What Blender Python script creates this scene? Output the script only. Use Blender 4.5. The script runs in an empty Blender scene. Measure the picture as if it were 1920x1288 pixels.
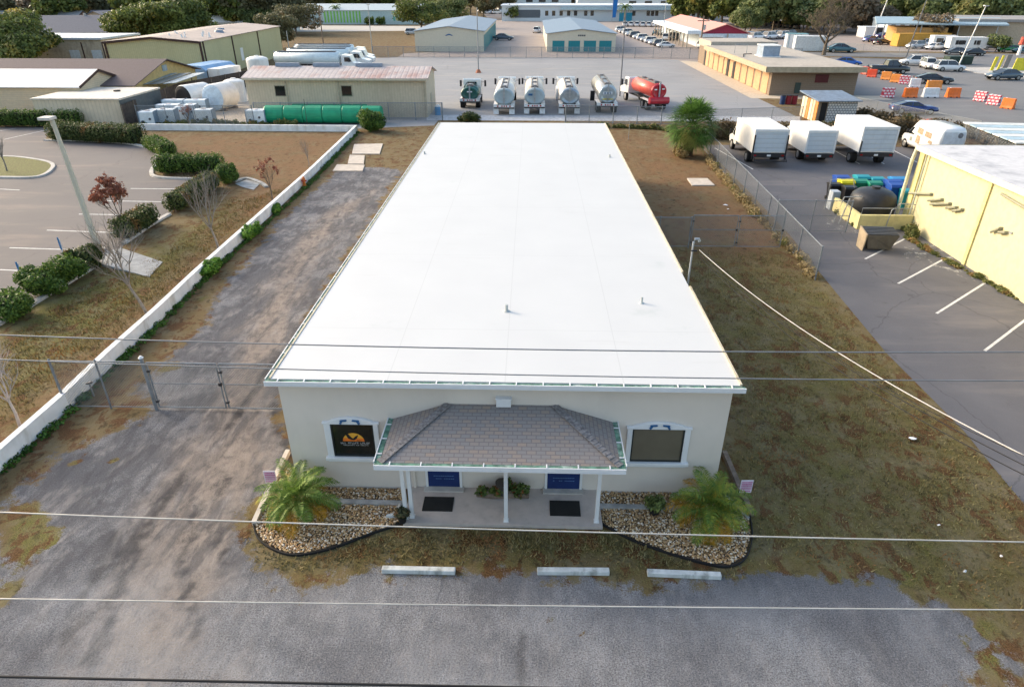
import bpy, math, random
import numpy as np
from mathutils import Vector, Matrix, noise as mnoise
SC = bpy.context.scene
COL = SC.collection
R = math.radians
# ------------------------------------------------------------------ camera
F_PX, HY, VX, CH = 1230.0, -29.0, 999.0, 12.8
PITCH = math.atan((644-HY)/F_PX)
YAW = math.atan((VX-960)/F_PX*math.cos(PITCH))
def _rot(v):
    x, y, z = v
    return Vector((x*math.cos(YAW)-y*math.sin(YAW), x*math.sin(YAW)+y*math.cos(YAW), z))
CR, CF, CU = _rot((1,0,0)), _rot((0,math.cos(PITCH),-math.sin(PITCH))), _rot((0,math.sin(PITCH),math.cos(PITCH)))
CAMP = Vector((0,0,CH))
def ray(px, py): return CR*((px-960)/F_PX)+CU*((644-py)/F_PX)+CF
def G(px, py, z=0.0):                      # survey: photo pixel -> point on the level z
    d = ray(px, py); return CAMP+d*((z-CH)/d.z)
def GY(px, py, y):                         # photo pixel -> point on the upright plane at y
    d = ray(px, py); return CAMP+d*(y/d.y)
cam_d = bpy.data.cameras.new('camera'); cam = bpy.data.objects.new('camera', cam_d); COL.objects.link(cam)
cam.location = CAMP
cam.rotation_euler = Matrix((CR, CU, -CF)).transposed().to_euler()
cam_d.sensor_width = 36; cam_d.lens = 36*F_PX/1920; cam_d.clip_end = 4000; cam_d.clip_start = .1
SC.camera = cam
# ------------------------------------------------------------------ world, sun
SUN_EL, SUN_AZ = 24, -62                     # azimuth clockwise from +Y
w = bpy.data.worlds.new('World'); SC.world = w; w.use_nodes = True
nt = w.node_tree; nt.nodes.clear()
sky = nt.nodes.new('ShaderNodeTexSky'); sky.sky_type = 'NISHITA'; sky.sun_disc = False
sky.sun_elevation = R(SUN_EL); sky.sun_rotation = R(SUN_AZ); sky.dust_density = 4.0; sky.air_density = 1.3; sky.ozone_density = 1.0
bg = nt.nodes.new('ShaderNodeBackground'); bg.inputs[1].default_value = .15
wo = nt.nodes.new('ShaderNodeOutputWorld'); nt.links.new(sky.outputs[0], bg.inputs[0]); nt.links.new(bg.outputs[0], wo.inputs[0])
sl = bpy.data.lights.new('sun', 'SUN'); sl.energy = 1.1; sl.angle = R(15); sl.color = (1, .86, .70)
so = bpy.data.objects.new('sun', sl); COL.objects.link(so)
sd = Vector((math.sin(R(SUN_AZ))*math.cos(R(SUN_EL)), math.cos(R(SUN_AZ))*math.cos(R(SUN_EL)), math.sin(R(SUN_EL))))
so.rotation_euler = sd.to_track_quat('Z', 'Y').to_euler(); so.location = (-40, 0, 40)
SC.view_settings.view_transform = 'Standard'; SC.view_settings.look = 'None'
SC.view_settings.exposure = 1.3; SC.view_settings.gamma = 1
# ------------------------------------------------------------------ mesh helpers
class MB:
    def __init__(s): s.v = []; s.f = []; s.m = []
    def add(s, vs, fs, m=0):
        o = len(s.v); s.v += [tuple(p) for p in vs]; s.f += [tuple(i+o for i in f) for f in fs]
        s.m += ([m]*len(fs) if isinstance(m, int) else m); return s
    def b(s, x0, x1, y0, y1, z0, z1, m=0):
        return s.add([(x0,y0,z0),(x1,y0,z0),(x1,y1,z0),(x0,y1,z0),(x0,y0,z1),(x1,y0,z1),(x1,y1,z1),(x0,y1,z1)],
            [(3,2,1,0),(4,5,6,7),(0,1,5,4),(1,2,6,5),(2,3,7,6),(3,0,4,7)], m)
    def bar(s, p, q, wd, ht, m=0):           # box from p to q
        p, q = Vector(p), Vector(q); d = (q-p).normalized()
        up = Vector((0,0,1)) if abs(d.z) < .95 else Vector((1,0,0))
        r = d.cross(up).normalized()*wd/2; u = r.cross(d).normalized()*ht/2
        vs = [c+a*r+b_*u for c in (p,q) for a,b_ in ((-1,-1),(1,-1),(1,1),(-1,1))]
        return s.add(vs, [(3,2,1,0),(4,5,6,7),(0,1,5,4),(1,2,6,5),(2,3,7,6),(3,0,4,7)], m)
    def loft(s, rings, m=0, cap=True, close=True):
        n = len(rings[0]); vs = [p for r in rings for p in r]; fs = []
        for i in range(len(rings)-1):
            for j in range(n if close else n-1):
                k = (j+1) % n; fs.append((i*n+j, i*n+k, (i+1)*n+k, (i+1)*n+j))
        if cap: fs.append(tuple(range(n-1,-1,-1))); fs.append(tuple((len(rings)-1)*n+j for j in range(n)))
        return s.add(vs, fs, m)
    def cyl(s, p, q, r0, r1=None, n=12, m=0, cap=True):
        return s.tube([p, q], [r0, r0 if r1 is None else r1], n, m, cap)
    def tube(s, pts, r, n=6, m=0, cap=True):
        pts = [Vector(p) for p in pts]; rings = []
        for i, p in enumerate(pts):
            d = (pts[min(i+1, len(pts)-1)]-pts[max(i-1, 0)]).normalized()
            a = Vector((0,0,1)) if abs(d.z) < .9 else Vector((1,0,0))
            e = d.cross(a).normalized(); g = e.cross(d)
            rr = r[i] if isinstance(r, (list, tuple)) else r
            rings.append([p+e*math.cos(t)*rr-g*math.sin(t)*rr for t in (2*math.pi*j/n for j in range(n))])
        return s.loft(rings, m, cap)
    def prism(s, poly, z0, z1, m=0):          # plan polygon, anticlockwise
        n = len(poly); vs = [(p[0],p[1],z0) for p in poly]+[(p[0],p[1],z1) for p in poly]
        return s.add(vs, [tuple(range(n-1,-1,-1)), tuple(range(n,2*n))]+[(i,(i+1)%n,n+(i+1)%n,n+i) for i in range(n)], m)
    def prof(s, poly, y0, y1, m=0, ax='y'):   # (x,z) outline swept along y (or (y,z) along x)
        n = len(poly)
        if ax == 'y': vs = [(p[0],y0,p[1]) for p in poly]+[(p[0],y1,p[1]) for p in poly]
        else: vs = [(y0,p[0],p[1]) for p in poly]+[(y1,p[0],p[1]) for p in poly]
        return s.add(vs, [tuple(range(n-1,-1,-1)), tuple(range(n,2*n))]+[(i,(i+1)%n,n+(i+1)%n,n+i) for i in range(n)], m)
    def build(s, name, mats, parent=None, smooth=False, fix=True, bevel=0):
        me = bpy.data.meshes.new(name); me.from_pydata(s.v, [], s.f)
        if not isinstance(mats, (list, tuple)): mats = [mats]
        for q in mats: me.materials.append(q)
        if len(mats) > 1: me.polygons.foreach_set('material_index', s.m)
        if fix:
            import bmesh
            bm = bmesh.new(); bm.from_mesh(me); bmesh.ops.recalc_face_normals(bm, faces=bm.faces); bm.to_mesh(me); bm.free()
        if smooth: me.polygons.foreach_set('use_smooth', [True]*len(me.polygons))
        me.update()
        o = bpy.data.objects.new(name, me); COL.objects.link(o)
        if bevel:
            bv = o.modifiers.new('bevel', 'BEVEL'); bv.width = bevel; bv.segments = 2; bv.limit_method = 'ANGLE'; bv.angle_limit = R(40)
        if parent: o.parent = parent
        return o
def each(mb, name, mats, parent=None, **k):   # one object per loose piece
    par = list(range(len(mb.v)))
    def fd(i):
        while par[i] != i: par[i] = par[par[i]]; i = par[i]
        return i
    for f in mb.f:
        for j in f[1:]: par[fd(j)] = fd(f[0])
    gr = {}
    for fi, f in enumerate(mb.f): gr.setdefault(fd(f[0]), []).append(fi)
    out = []
    for fs in gr.values():
        ids = sorted({i for fi in fs for i in mb.f[fi]}); mp = {a: b for b, a in enumerate(ids)}
        q = MB(); q.v = [mb.v[i] for i in ids]; q.f = [tuple(mp[i] for i in mb.f[fi]) for fi in fs]; q.m = [mb.m[fi] for fi in fs]
        out.append(q.build(name, mats, parent, **k))
    return out
def npmesh(name, V, Fq, mats, parent=None, smooth=False, mi=None):
    me = bpy.data.meshes.new(name); k = Fq.shape[1]
    me.vertices.add(len(V)); me.vertices.foreach_set('co', np.asarray(V, dtype=np.float32).ravel())
    me.loops.add(Fq.size); me.loops.foreach_set('vertex_index', Fq.astype(np.int32).ravel())
    me.polygons.add(len(Fq)); me.polygons.foreach_set('loop_start', np.arange(0, Fq.size, k, dtype=np.int32))
    if not isinstance(mats, (list, tuple)): mats = [mats]
    for q in mats: me.materials.append(q)
    if mi is not None: me.polygons.foreach_set('material_index', np.asarray(mi, dtype=np.int32))
    me.polygons.foreach_set('use_smooth', np.full(len(Fq), smooth))
    me.update(calc_edges=True); me.validate()
    o = bpy.data.objects.new(name, me); COL.objects.link(o)
    if parent: o.parent = parent
    return o
def tag(o, label=None, cat=None, group=None, kind=None):
    for k, v in (('label', label), ('category', cat), ('group', group), ('kind', kind)):
        if v: o[k] = v
    return o
def thing(name, label, cat, loc=(0,0,0), rz=0, group=None):
    o = bpy.data.objects.new(name, None); COL.objects.link(o); o.empty_display_size = .3
    o.location = loc; o.rotation_euler = (0,0,rz); return tag(o, label, cat, group)
def struct(o): o['kind'] = 'structure'; return o
def kids(o): return [c for c in ALLK.get(o.name, [])]
def copy_tree(o, parent=None):
    c = o.copy(); COL.objects.link(c)
    if parent: c.parent = parent
    for ch in list(o.children): copy_tree(ch, c)
    return c
def dup(o, label, loc, rz=0, sc=1, group=None):
    c = copy_tree(o); c['label'] = label; c.location = loc; c.rotation_euler = (0,0,rz); c.scale = (sc,)*3 if not isinstance(sc, tuple) else sc
    if group: c['group'] = group
    return c
# ------------------------------------------------------------------ materials
def N(nt, t, **k):
    n = nt.nodes.new(t)
    for a, b in k.items(): setattr(n, a, b)
    return n
def newmat(name):
    m = bpy.data.materials.new(name); m.use_nodes = True; nt = m.node_tree
    return m, nt, nt.nodes['Principled BSDF'], nt.links.new
def mix(nt, a, b, f, mode='MIX'):
    n = nt.nodes.new('ShaderNodeMix'); n.data_type = 'RGBA'; n.blend_type = mode
    for s, v in ((n.inputs[6], a), (n.inputs[7], b), (n.inputs[0], f)):
        if isinstance(v, bpy.types.NodeSocket): nt.links.new(v, s)
        elif isinstance(v, (tuple, list)): s.default_value = (*v[:3], 1)
        else: s.default_value = v
    return n.outputs[2]
def math_(nt, op, a, b=None, c=None, clamp=False):
    n = nt.nodes.new('ShaderNodeMath'); n.operation = op; n.use_clamp = clamp
    for i, v in enumerate((a, b, c)):
        if v is None: continue
        if isinstance(v, bpy.types.NodeSocket): nt.links.new(v, n.inputs[i])
        else: n.inputs[i].default_value = v
    return n.outputs[0]
def coord(nt, sc=(1,1,1), out='Object', loc=(0,0,0), rot=(0,0,0)):
    tc = nt.nodes.new('ShaderNodeTexCoord'); mp = nt.nodes.new('ShaderNodeMapping')
    mp.inputs['Scale'].default_value = sc; mp.inputs['Location'].default_value = loc; mp.inputs['Rotation'].default_value = rot
    nt.links.new(tc.outputs[out], mp.inputs[0]); return mp.outputs[0]
def noi(nt, vec, scale, det=4, rough=.55, dist=0):
    n = nt.nodes.new('ShaderNodeTexNoise'); n.inputs['Scale'].default_value = scale; n.inputs['Detail'].default_value = det
    n.inputs['Roughness'].default_value = rough; n.inputs['Distortion'].default_value = dist
    nt.links.new(vec, n.inputs['Vector']); return n.outputs['Fac']
def ramp(nt, f, a, b):
    n = nt.nodes.new('ShaderNodeMapRange'); n.interpolation_type = 'SMOOTHSTEP'
    nt.links.new(f, n.inputs[0]); n.inputs[1].default_value = a; n.inputs[2].default_value = b; return n.outputs[0]
def bump(nt, bsdf, h, st=.3, d=.02):
    n = nt.nodes.new('ShaderNodeBump'); n.inputs['Strength'].default_value = st; n.inputs['Distance'].default_value = d
    nt.links.new(h, n.inputs['Height']); nt.links.new(n.outputs[0], bsdf.inputs['Normal'])
_mc = {}
def P(name, col, rough=.6, metal=0, var=.12, sc=3, dirt=0, dcol=(.12,.1,.07), bmp=0, bsc=40, spec=.4, rib=0, ribax=0, coat=0, dsc=.8, ribst=.5):
    """painted / plain surface: broad tone variation, grime blotches, fine bump, optional ribs"""
    if name in _mc: return _mc[name]
    m, nt, bs, L = newmat(name); _mc[name] = m
    c = coord(nt)
    f = noi(nt, c, sc, 5)
    out = mix(nt, [x*(1-var) for x in col], [min(1, x*(1+var)) for x in col], ramp(nt, f, .3, .7))
    if dirt:
        g = math_(nt, 'MULTIPLY', ramp(nt, noi(nt, coord(nt, (1,1,.35)), dsc, 7, .65), .48, .72), dirt)
        out = mix(nt, out, dcol, g)
    if rib:
        s = nt.nodes.new('ShaderNodeSeparateXYZ'); L(c, s.inputs[0])
        tri = math_(nt, 'PINGPONG', s.outputs[ribax], rib/2)
        h = ramp(nt, tri, rib*.08, rib*.2)
        out = mix(nt, [x*.72 for x in col], out, math_(nt, 'ADD', math_(nt, 'MULTIPLY', h, .35), .65))
        bump(nt, bs, h, ribst, .03)
    elif bmp: bump(nt, bs, noi(nt, c, bsc, 4), bmp, .01)
    L(out, bs.inputs['Base Color']); bs.inputs['Roughness'].default_value = rough; bs.inputs['Metallic'].default_value = metal
    bs.inputs['Specular IOR Level'].default_value = spec
    if coat: bs.inputs['Coat Weight'].default_value = coat; bs.inputs['Coat Roughness'].default_value = .06
    return m
def leafmat(name, c1, c2, c3=None, sc=.8, k=1.45):
    if name in _mc: return _mc[name]
    c1, c2 = [x*k for x in c1], [x*k for x in c2]; c3 = c3 and [x*k for x in c3]
    m, nt, bs, L = newmat(name); _mc[name] = m
    g = nt.nodes.new('ShaderNodeNewGeometry'); f = noi(nt, coord(nt), sc, 3)
    o = mix(nt, c1, c2, ramp(nt, math_(nt, 'ADD', math_(nt, 'MULTIPLY', g.outputs['Random Per Island'], .5), math_(nt, 'MULTIPLY', f, .8)), .35, .95))
    if c3: o = mix(nt, o, c3, ramp(nt, noi(nt, coord(nt, loc=(7,3,1)), sc*.7, 3), .55, .7))
    L(o, bs.inputs['Base Color']); bs.inputs['Roughness'].default_value = .55; bs.inputs['Specular IOR Level'].default_value = .25
    tr = nt.nodes.new('ShaderNodeBsdfTranslucent'); L(o, tr.inputs[0]); ms = nt.nodes.new('ShaderNodeMixShader'); ms.inputs[0].default_value = .3
    L(bs.outputs[0], ms.inputs[1]); L(tr.outputs[0], ms.inputs[2]); L(ms.outputs[0], nt.nodes['Material Output'].inputs[0]); return m
WHITE = P('white_paint', (.78,.78,.77), .45, var=.04, dirt=.35, dcol=(.45,.42,.37))
WTRIM = P('white_trim', (.70,.71,.72), .4, var=.03, dirt=.2, dcol=(.5,.48,.45))
STUCCO = P('pale_stucco', (.67,.605,.535), .85, var=.04, sc=.6, dirt=.25, dcol=(.48,.44,.39), bmp=.25, bsc=60, dsc=.5)
DARK = P('dark_metal', (.03,.03,.035), .5, .3)
BLACK = P('black_rubber', (.012,.012,.013), .8)
STEEL = P('galvanised_steel', (.36,.39,.42), .45, .6, var=.15)
RUST = P('rusty_steel', (.2,.1,.06), .8)
CONC = P('concrete', (.46,.44,.41), .9, var=.12, dirt=.5, dcol=(.22,.2,.17), bmp=.3)
CONCD = P('old_concrete', (.34,.34,.33), .9, var=.2, dirt=.6, dcol=(.12,.12,.1), bmp=.3)
WOOD = P('weathered_wood', (.17,.13,.1), .9, var=.3, sc=8, bmp=.4)
GLASSD = P('dark_window_glass', (.012,.014,.016), .08, 0, var=.1, spec=.8)
GLASSC = P('car_glass', (.02,.025,.03), .06, 0, var=.1, spec=.9)
BLUED = P('navy_door', (.01,.028,.12), .4)
BLUEP = P('blue_paint', (.02,.10,.25), .5)
TAN = P('tan_ribbed_metal', (.56,.48,.36), .6, var=.05, rib=.3, dirt=.35, dcol=(.3,.24,.17), dsc=.25)
OLIVE = P('olive_ribbed_metal', (.50,.47,.27), .6, var=.05, rib=.3, dirt=.2, dcol=(.25,.24,.13), dsc=.2)
CREAM = P('cream_siding', (.66,.54,.38), .7, var=.05, rib=.2, ribax=2, dirt=.2, dcol=(.4,.33,.22))
CREAMV = P('cream_panel', (.68,.58,.44), .7, var=.05, rib=.4, ribax=0, dirt=.2, dcol=(.4,.33,.22))
YEL = P('pale_yellow_render', (.60,.545,.33), .85, var=.06, dirt=.5, dcol=(.46,.42,.27), bmp=.2, dsc=.5)
RED = P('red_paint', (.42,.012,.025), .35, coat=.4)
CLAMP = P('chrome', (.6,.62,.64), .15, 1)
TYRE = BLACK
def shingle(name, c1, c2, bw=.3, rh=.14):
    m, nt, bs, L = newmat(name)
    br = nt.nodes.new('ShaderNodeTexBrick'); br.inputs['Scale'].default_value = 1
    br.inputs['Brick Width'].default_value = bw; br.inputs['Row Height'].default_value = rh; br.inputs['Mortar Size'].default_value = .012
    br.inputs['Color1'].default_value = (*c1,1); br.inputs['Color2'].default_value = (*c2,1); br.inputs['Mortar'].default_value = (*[x*.6 for x in c1],1)
    br.inputs['Bias'].default_value = -.35
    L(coord(nt, out='UV'), br.inputs['Vector'])
    o = mix(nt, br.outputs['Color'], (.3,.25,.22), math_(nt, 'MULTIPLY', noi(nt, coord(nt), 60, 3), .35))
    L(o, bs.inputs['Base Color']); bs.inputs['Roughness'].default_value = .9; bump(nt, bs, br.outputs['Fac'], -.4, .01); return m
def chain(name='chain_link_wire'):
    m, nt, bs, L = newmat(name)
    s = nt.nodes.new('ShaderNodeSeparateXYZ'); L(coord(nt), s.inputs[0])
    a = math_(nt, 'PINGPONG', math_(nt, 'ADD', s.outputs[0], s.outputs[2]), .045)
    b = math_(nt, 'PINGPONG', math_(nt, 'SUBTRACT', s.outputs[0], s.outputs[2]), .045)
    f = math_(nt, 'LESS_THAN', math_(nt, 'MINIMUM', a, b), .0075)
    bs.inputs['Base Color'].default_value = (.2,.22,.24,1); bs.inputs['Metallic'].default_value = .4; bs.inputs['Roughness'].default_value = .5
    tr = nt.nodes.new('ShaderNodeBsdfTransparent'); ms = nt.nodes.new('ShaderNodeMixShader')
    L(f, ms.inputs[0]); L(tr.outputs[0], ms.inputs[1]); L(bs.outputs[0], ms.inputs[2]); L(ms.outputs[0], nt.nodes['Material Output'].inputs[0]); return m
CHAIN = chain()
# ------------------------------------------------------------------ ground
def sdf(poly, X, Y):                       # + inside, metres
    d = np.full(X.shape, 1e9); ins = np.zeros(X.shape, bool); n = len(poly)
    for i in range(n):
        ax, ay = poly[i][:2]; bx, by = poly[(i+1)%n][:2]
        ex, ey = bx-ax, by-ay; wx, wy = X-ax, Y-ay
        t = np.clip((wx*ex+wy*ey)/(ex*ex+ey*ey+1e-12), 0, 1)
        d = np.minimum(d, (wx-ex*t)**2+(wy-ey*t)**2)
        c = ((ay > Y) != (by > Y)) & (X < ex*(Y-ay)/(ey if ey else 1e-9)+ax); ins ^= c
    return np.where(ins, 1, -1)*np.sqrt(d)
def pg(*p): return [tuple(G(a, b))[:2] for a, b in p]
def soft(poly, X, Y, wd): return np.clip(.5+sdf(poly, X, Y)/(2*wd), 0, 1)
def axis_(a, b, st, far):
    c = list(np.arange(a, b, st)); s = st; x = b
    while x < far: c.append(x); s *= 1.25; x += s
    c.append(far); s = st; x = a; lo = []
    while x > -far: s *= 1.25; x -= s; lo.append(x)
    return np.array(lo[::-1]+c)
gx, gy = axis_(-48, 48, .35, 2500), axis_(5, 75, .35, 2500)
X, Y = np.meshgrid(gx, gy); V = np.stack([X.ravel(), Y.ravel(), np.zeros(X.size)], 1)
nx, ny = len(gx), len(gy); idx = np.arange(nx*ny).reshape(ny, nx)
FQ = np.stack([idx[:-1,:-1].ravel(), idx[:-1,1:].ravel(), idx[1:,1:].ravel(), idx[1:,:-1].ravel()], 1)
grav = pg((625,325),(660,312),(760,318),(740,340),(560,620),(530,760),(545,870),(500,925),(465,950),(455,1010),(470,1060),(560,1105),(640,1090),(700,1068),(860,1072),(1000,1080),(1340,1095),(1400,1075),(1640,1075),(1700,1110),(1800,1150),(1900,1250))+[(8.8,8.5),(9.5,-40),(-40,-40),(-40,6),(-20,11)]+pg((0,1000),(0,950),(60,900),(110,850),(230,800),(300,760),(250,730),(330,660),(395,600),(400,560),(455,500),(520,420),(590,360))
apron = pg((0,1240),(40,1120),(200,1050),(440,1090),(700,1080),(1340,1100),(1500,1080),(1700,1120),(1900,1250))+[(9,-30),(-12,-30)]
sand = pg((700,360),(640,420),(590,500),(545,600),(500,720),(510,820),(500,900),(440,960),(430,1080),(420,1288),(120,1288),(190,1100),(270,960),(330,860),(400,760),(440,640),(520,500),(600,400))
lawn = pg((1230,440),(1500,460),(1580,540),(1740,700),(2000,930),(2000,1288),(1700,1200),(1400,1150),(1000,1150),(600,1150),(420,1100),(400,900),(1300,900),(1350,720),(1270,540))
medg = pg((0,570),(150,520),(300,460),(430,380),(470,400),(330,520),(200,640),(60,760),(0,800))
brownw = pg((660,262),(560,345),(470,425),(390,505),(300,590),(210,672),(125,752),(0,862),(0,800),(120,690),(250,580),(350,480),(440,400),(540,330))
brown = pg((340,255),(660,250),(560,340),(480,400),(430,330),(320,285)) 
brownr = pg((1150,250),(1300,275),(1430,400),(1500,480),(1450,500),(1270,470))
g1 = soft(grav, X, Y, .9); sd_ = soft(sand, X, Y, 1.3)
gr = np.clip(.48*soft(lawn, X, Y, 2)+.8*soft(medg, X, Y, 2.0), 0, 1)
br = np.clip(soft(brown, X, Y, 2)+soft(brownr, X, Y, 2)+.8*soft(brownw, X, Y, .8), 0, 1)
ap_ = soft(apron, X, Y, 1.0)
def lined(pts, X, Y):
    d = np.full(X.shape, 1e9)
    for (ax, ay), (bx, by) in zip(pts[:-1], pts[1:]):
        ex, ey = bx-ax, by-ay; t = np.clip(((X-ax)*ex+(Y-ay)*ey)/(ex*ex+ey*ey), 0, 1); d = np.minimum(d, np.hypot(X-ax-ex*t, Y-ay-ey*t))
    return d
rut = np.zeros(X.shape)
for pts, wd in ((((170,1240),(195,1195),(215,1120),(232,1075),(262,1010),(300,950),(345,890)),.38),(((372,1190),(355,1117),(341,1058),(345,1015),(372,960),(420,900)),.3),(((120,1200),(170,1090),(225,1000)),.3),(((430,800),(500,700),(560,620),(600,560)),.3),(((968,1180),(974,1280)),.22),(((520,760),(545,840),(560,880)),.5),(((400,980),(420,1060)),.25)):
    rut = np.maximum(rut, np.clip(1.3-lined(pg(*pts), X, Y)/wd, 0, 1))
for px, py, r_ in ((55,965,.9),(110,1005,.6),(40,1040,1.0),(15,1110,.7),(205,868,.35),(150,862,.35),(100,905,.3),(160,950,.3),(225,845,.3),(185,905,.25),(60,1000,.8),(365,1022,.25),(320,690,.5),(1090,1180,.2),(1040,1165,.2),(1790,1200,.35),(1850,1240,.45),(1860,1180,.3),(1700,1090,.25),(380,560,.5),(1560,1085,.2)):
    c0 = G(px, py); pw = np.clip(1.25-np.hypot(X-c0.x, (Y-c0.y)*.8)/(r_*.72), 0, 1); g1 = g1-.68*pw; gr = np.clip(gr+.7*pw, 0, 1)
g1 = np.clip(g1, 0, 1)
ground = npmesh('ground', V, FQ, [], None)
for nm, ch in (('gravel', g1), ('sand', sd_), ('green', gr), ('brown', br), ('apron', ap_), ('rut', rut)):
    at = ground.data.attributes.new(nm, 'FLOAT', 'POINT'); at.data.foreach_set('value', ch.ravel().astype(np.float32))
m, nt, bs, L = newmat('yard_ground')
def att(nt, n): a = nt.nodes.new('ShaderNodeAttribute'); a.attribute_name = n; return a.outputs['Fac']
c = coord(nt); cs = coord(nt, (1.3,.45,1), rot=(0,0,R(-8)))
n1 = noi(nt, c, .55, 8, .65); n2 = noi(nt, c, 2.2, 6, .6); n3 = noi(nt, c, 14, 5, .7); n4 = noi(nt, coord(nt, loc=(31,17,0)), .3, 5, .6); ns = noi(nt, cs, .9, 6, .6, .5)
fine = noi(nt, c, 55, 3, .8)
mid = noi(nt, coord(nt, (1,.8,1), rot=(0,0,R(25))), 2.6, 6, .68, .3); clump = noi(nt, coord(nt, (1.1,.75,1), rot=(0,0,R(-20))), 1.5, 7, .7, .4); grit = noi(nt, c, 28, 4, .75)
olive = mix(nt, (.060,.062,.018), (.24,.215,.065), ramp(nt, grit, .3, .7))
dry = mix(nt, (.095,.068,.03), (.25,.18,.09), grit)
rust = mix(nt, (.055,.024,.011), (.20,.095,.042), ramp(nt, grit, .3, .7))
straw = mix(nt, (.15,.125,.075), (.30,.25,.16), grit)
gc = mix(nt, dry, olive, ramp(nt, math_(nt, 'ADD', math_(nt, 'MULTIPLY', att(nt, 'green'), .62), math_(nt, 'MULTIPLY', clump, .9)), .5, .9))
gc = mix(nt, gc, straw, math_(nt, 'MULTIPLY', ramp(nt, noi(nt, coord(nt, loc=(5,9,0)), .9, 7, .7), .42, .66), .6))
gc = mix(nt, gc, rust, math_(nt, 'MULTIPLY', ramp(nt, clump, .5, .57), math_(nt, 'MULTIPLY', ramp(nt, n4, .34, .5), .85)))
gc = mix(nt, gc, mix(nt, (.085,.045,.02), (.32,.19,.10), ramp(nt, grit, .3, .7)), math_(nt, 'MULTIPLY', att(nt, 'brown'), ramp(nt, n1, .3, .6)))
gc = mix(nt, gc, (.022,.019,.01), math_(nt, 'MULTIPLY', ramp(nt, mid, .53, .68), .6))
gc = mix(nt, gc, (.42,.36,.25), math_(nt, 'MULTIPLY', ramp(nt, fine, .62, .72), .3))
nlo = noi(nt, c, .42, 3, .5)
stone = mix(nt, (.052,.053,.058), (.375,.375,.39), ramp(nt, math_(nt, 'ADD', math_(nt, 'MULTIPLY', grit, .75), math_(nt, 'MULTIPLY', fine, .3)), .34, .72))
stone = mix(nt, stone, mix(nt, (.04,.042,.05), (.12,.12,.135), fine), math_(nt, 'MULTIPLY', ramp(nt, math_(nt, 'ADD', math_(nt, 'MULTIPLY', nlo, .6), math_(nt, 'MULTIPLY', mid, .45)), .43, .58), .78))
tan = mix(nt, (.17,.14,.12), (.40,.345,.30), math_(nt, 'ADD', math_(nt, 'MULTIPLY', ns, .5), math_(nt, 'MULTIPLY', grit, .5)))
tan = mix(nt, tan, (.065,.06,.062), math_(nt, 'MULTIPLY', ramp(nt, math_(nt, 'ADD', math_(nt, 'MULTIPLY', mid, .55), math_(nt, 'MULTIPLY', grit, .45)), .46, .62), .7))
stone = mix(nt, stone, tan, ramp(nt, math_(nt, 'ADD', math_(nt, 'MULTIPLY', att(nt, 'sand'), .6), math_(nt, 'MULTIPLY', ns, .85)), .58, 1.0))
stone = mix(nt, stone, (.035,.033,.035), math_(nt, 'MULTIPLY', ramp(nt, math_(nt, 'MULTIPLY', att(nt, 'rut'), math_(nt, 'ADD', mid, math_(nt, 'MULTIPLY', grit, .45))), .3, .75), .72))
sk = noi(nt, coord(nt, (2.0,.55,1), rot=(0,0,R(-14))), 1.0, 7, .66, .5); sk2 = noi(nt, coord(nt, (1.6,.7,1), rot=(0,0,R(-10)), loc=(11,5,0)), .8, 7, .7, .3)
inv = math_(nt, 'SUBTRACT', 1.0, math_(nt, 'MULTIPLY', att(nt, 'apron'), .45))
stone = mix(nt, stone, (.40,.37,.35), math_(nt, 'MULTIPLY', math_(nt, 'MULTIPLY', ramp(nt, sk2, .5, .68), inv), .38))
stone = mix(nt, stone, mix(nt, (.03,.03,.036), (.10,.098,.108), grit), math_(nt, 'MULTIPLY', math_(nt, 'MULTIPLY', ramp(nt, sk, .47, .62), inv), .58))
pale = mix(nt, stone, (.40,.41,.43), math_(nt, 'MULTIPLY', math_(nt, 'MULTIPLY', att(nt, 'apron'), ramp(nt, math_(nt, 'ADD', math_(nt, 'MULTIPLY', n4, .45), math_(nt, 'MULTIPLY', grit, .55)), .40, .6)), .5))
pale = mix(nt, pale, (.03,.028,.03), math_(nt, 'MULTIPLY', ramp(nt, math_(nt, 'MULTIPLY', att(nt, 'rut'), math_(nt, 'ADD', mid, math_(nt, 'MULTIPLY', grit, .5))), .4, .9), .3))
pale = mix(nt, pale, (.3,.31,.33), .06)
gm = ramp(nt, math_(nt, 'ADD', att(nt, 'gravel'), math_(nt, 'MULTIPLY', math_(nt, 'SUBTRACT', math_(nt, 'ADD', math_(nt, 'MULTIPLY', n1, .5), math_(nt, 'ADD', math_(nt, 'MULTIPLY', n2, .28), math_(nt, 'MULTIPLY', grit, .22))), .5), 2.3)), .44, .60)
L(mix(nt, gc, pale, gm), bs.inputs['Base Color']); bs.inputs['Roughness'].default_value = .95; bs.inputs['Specular IOR Level'].default_value = .15
hh = math_(nt, 'ADD', math_(nt, 'MULTIPLY', n3, .6), math_(nt, 'ADD', math_(nt, 'MULTIPLY', fine, .35), math_(nt, 'MULTIPLY', ns, 1.2)))
bump(nt, bs, hh, 1.0, .09)
ground.data.materials.append(m); struct(ground)
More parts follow.
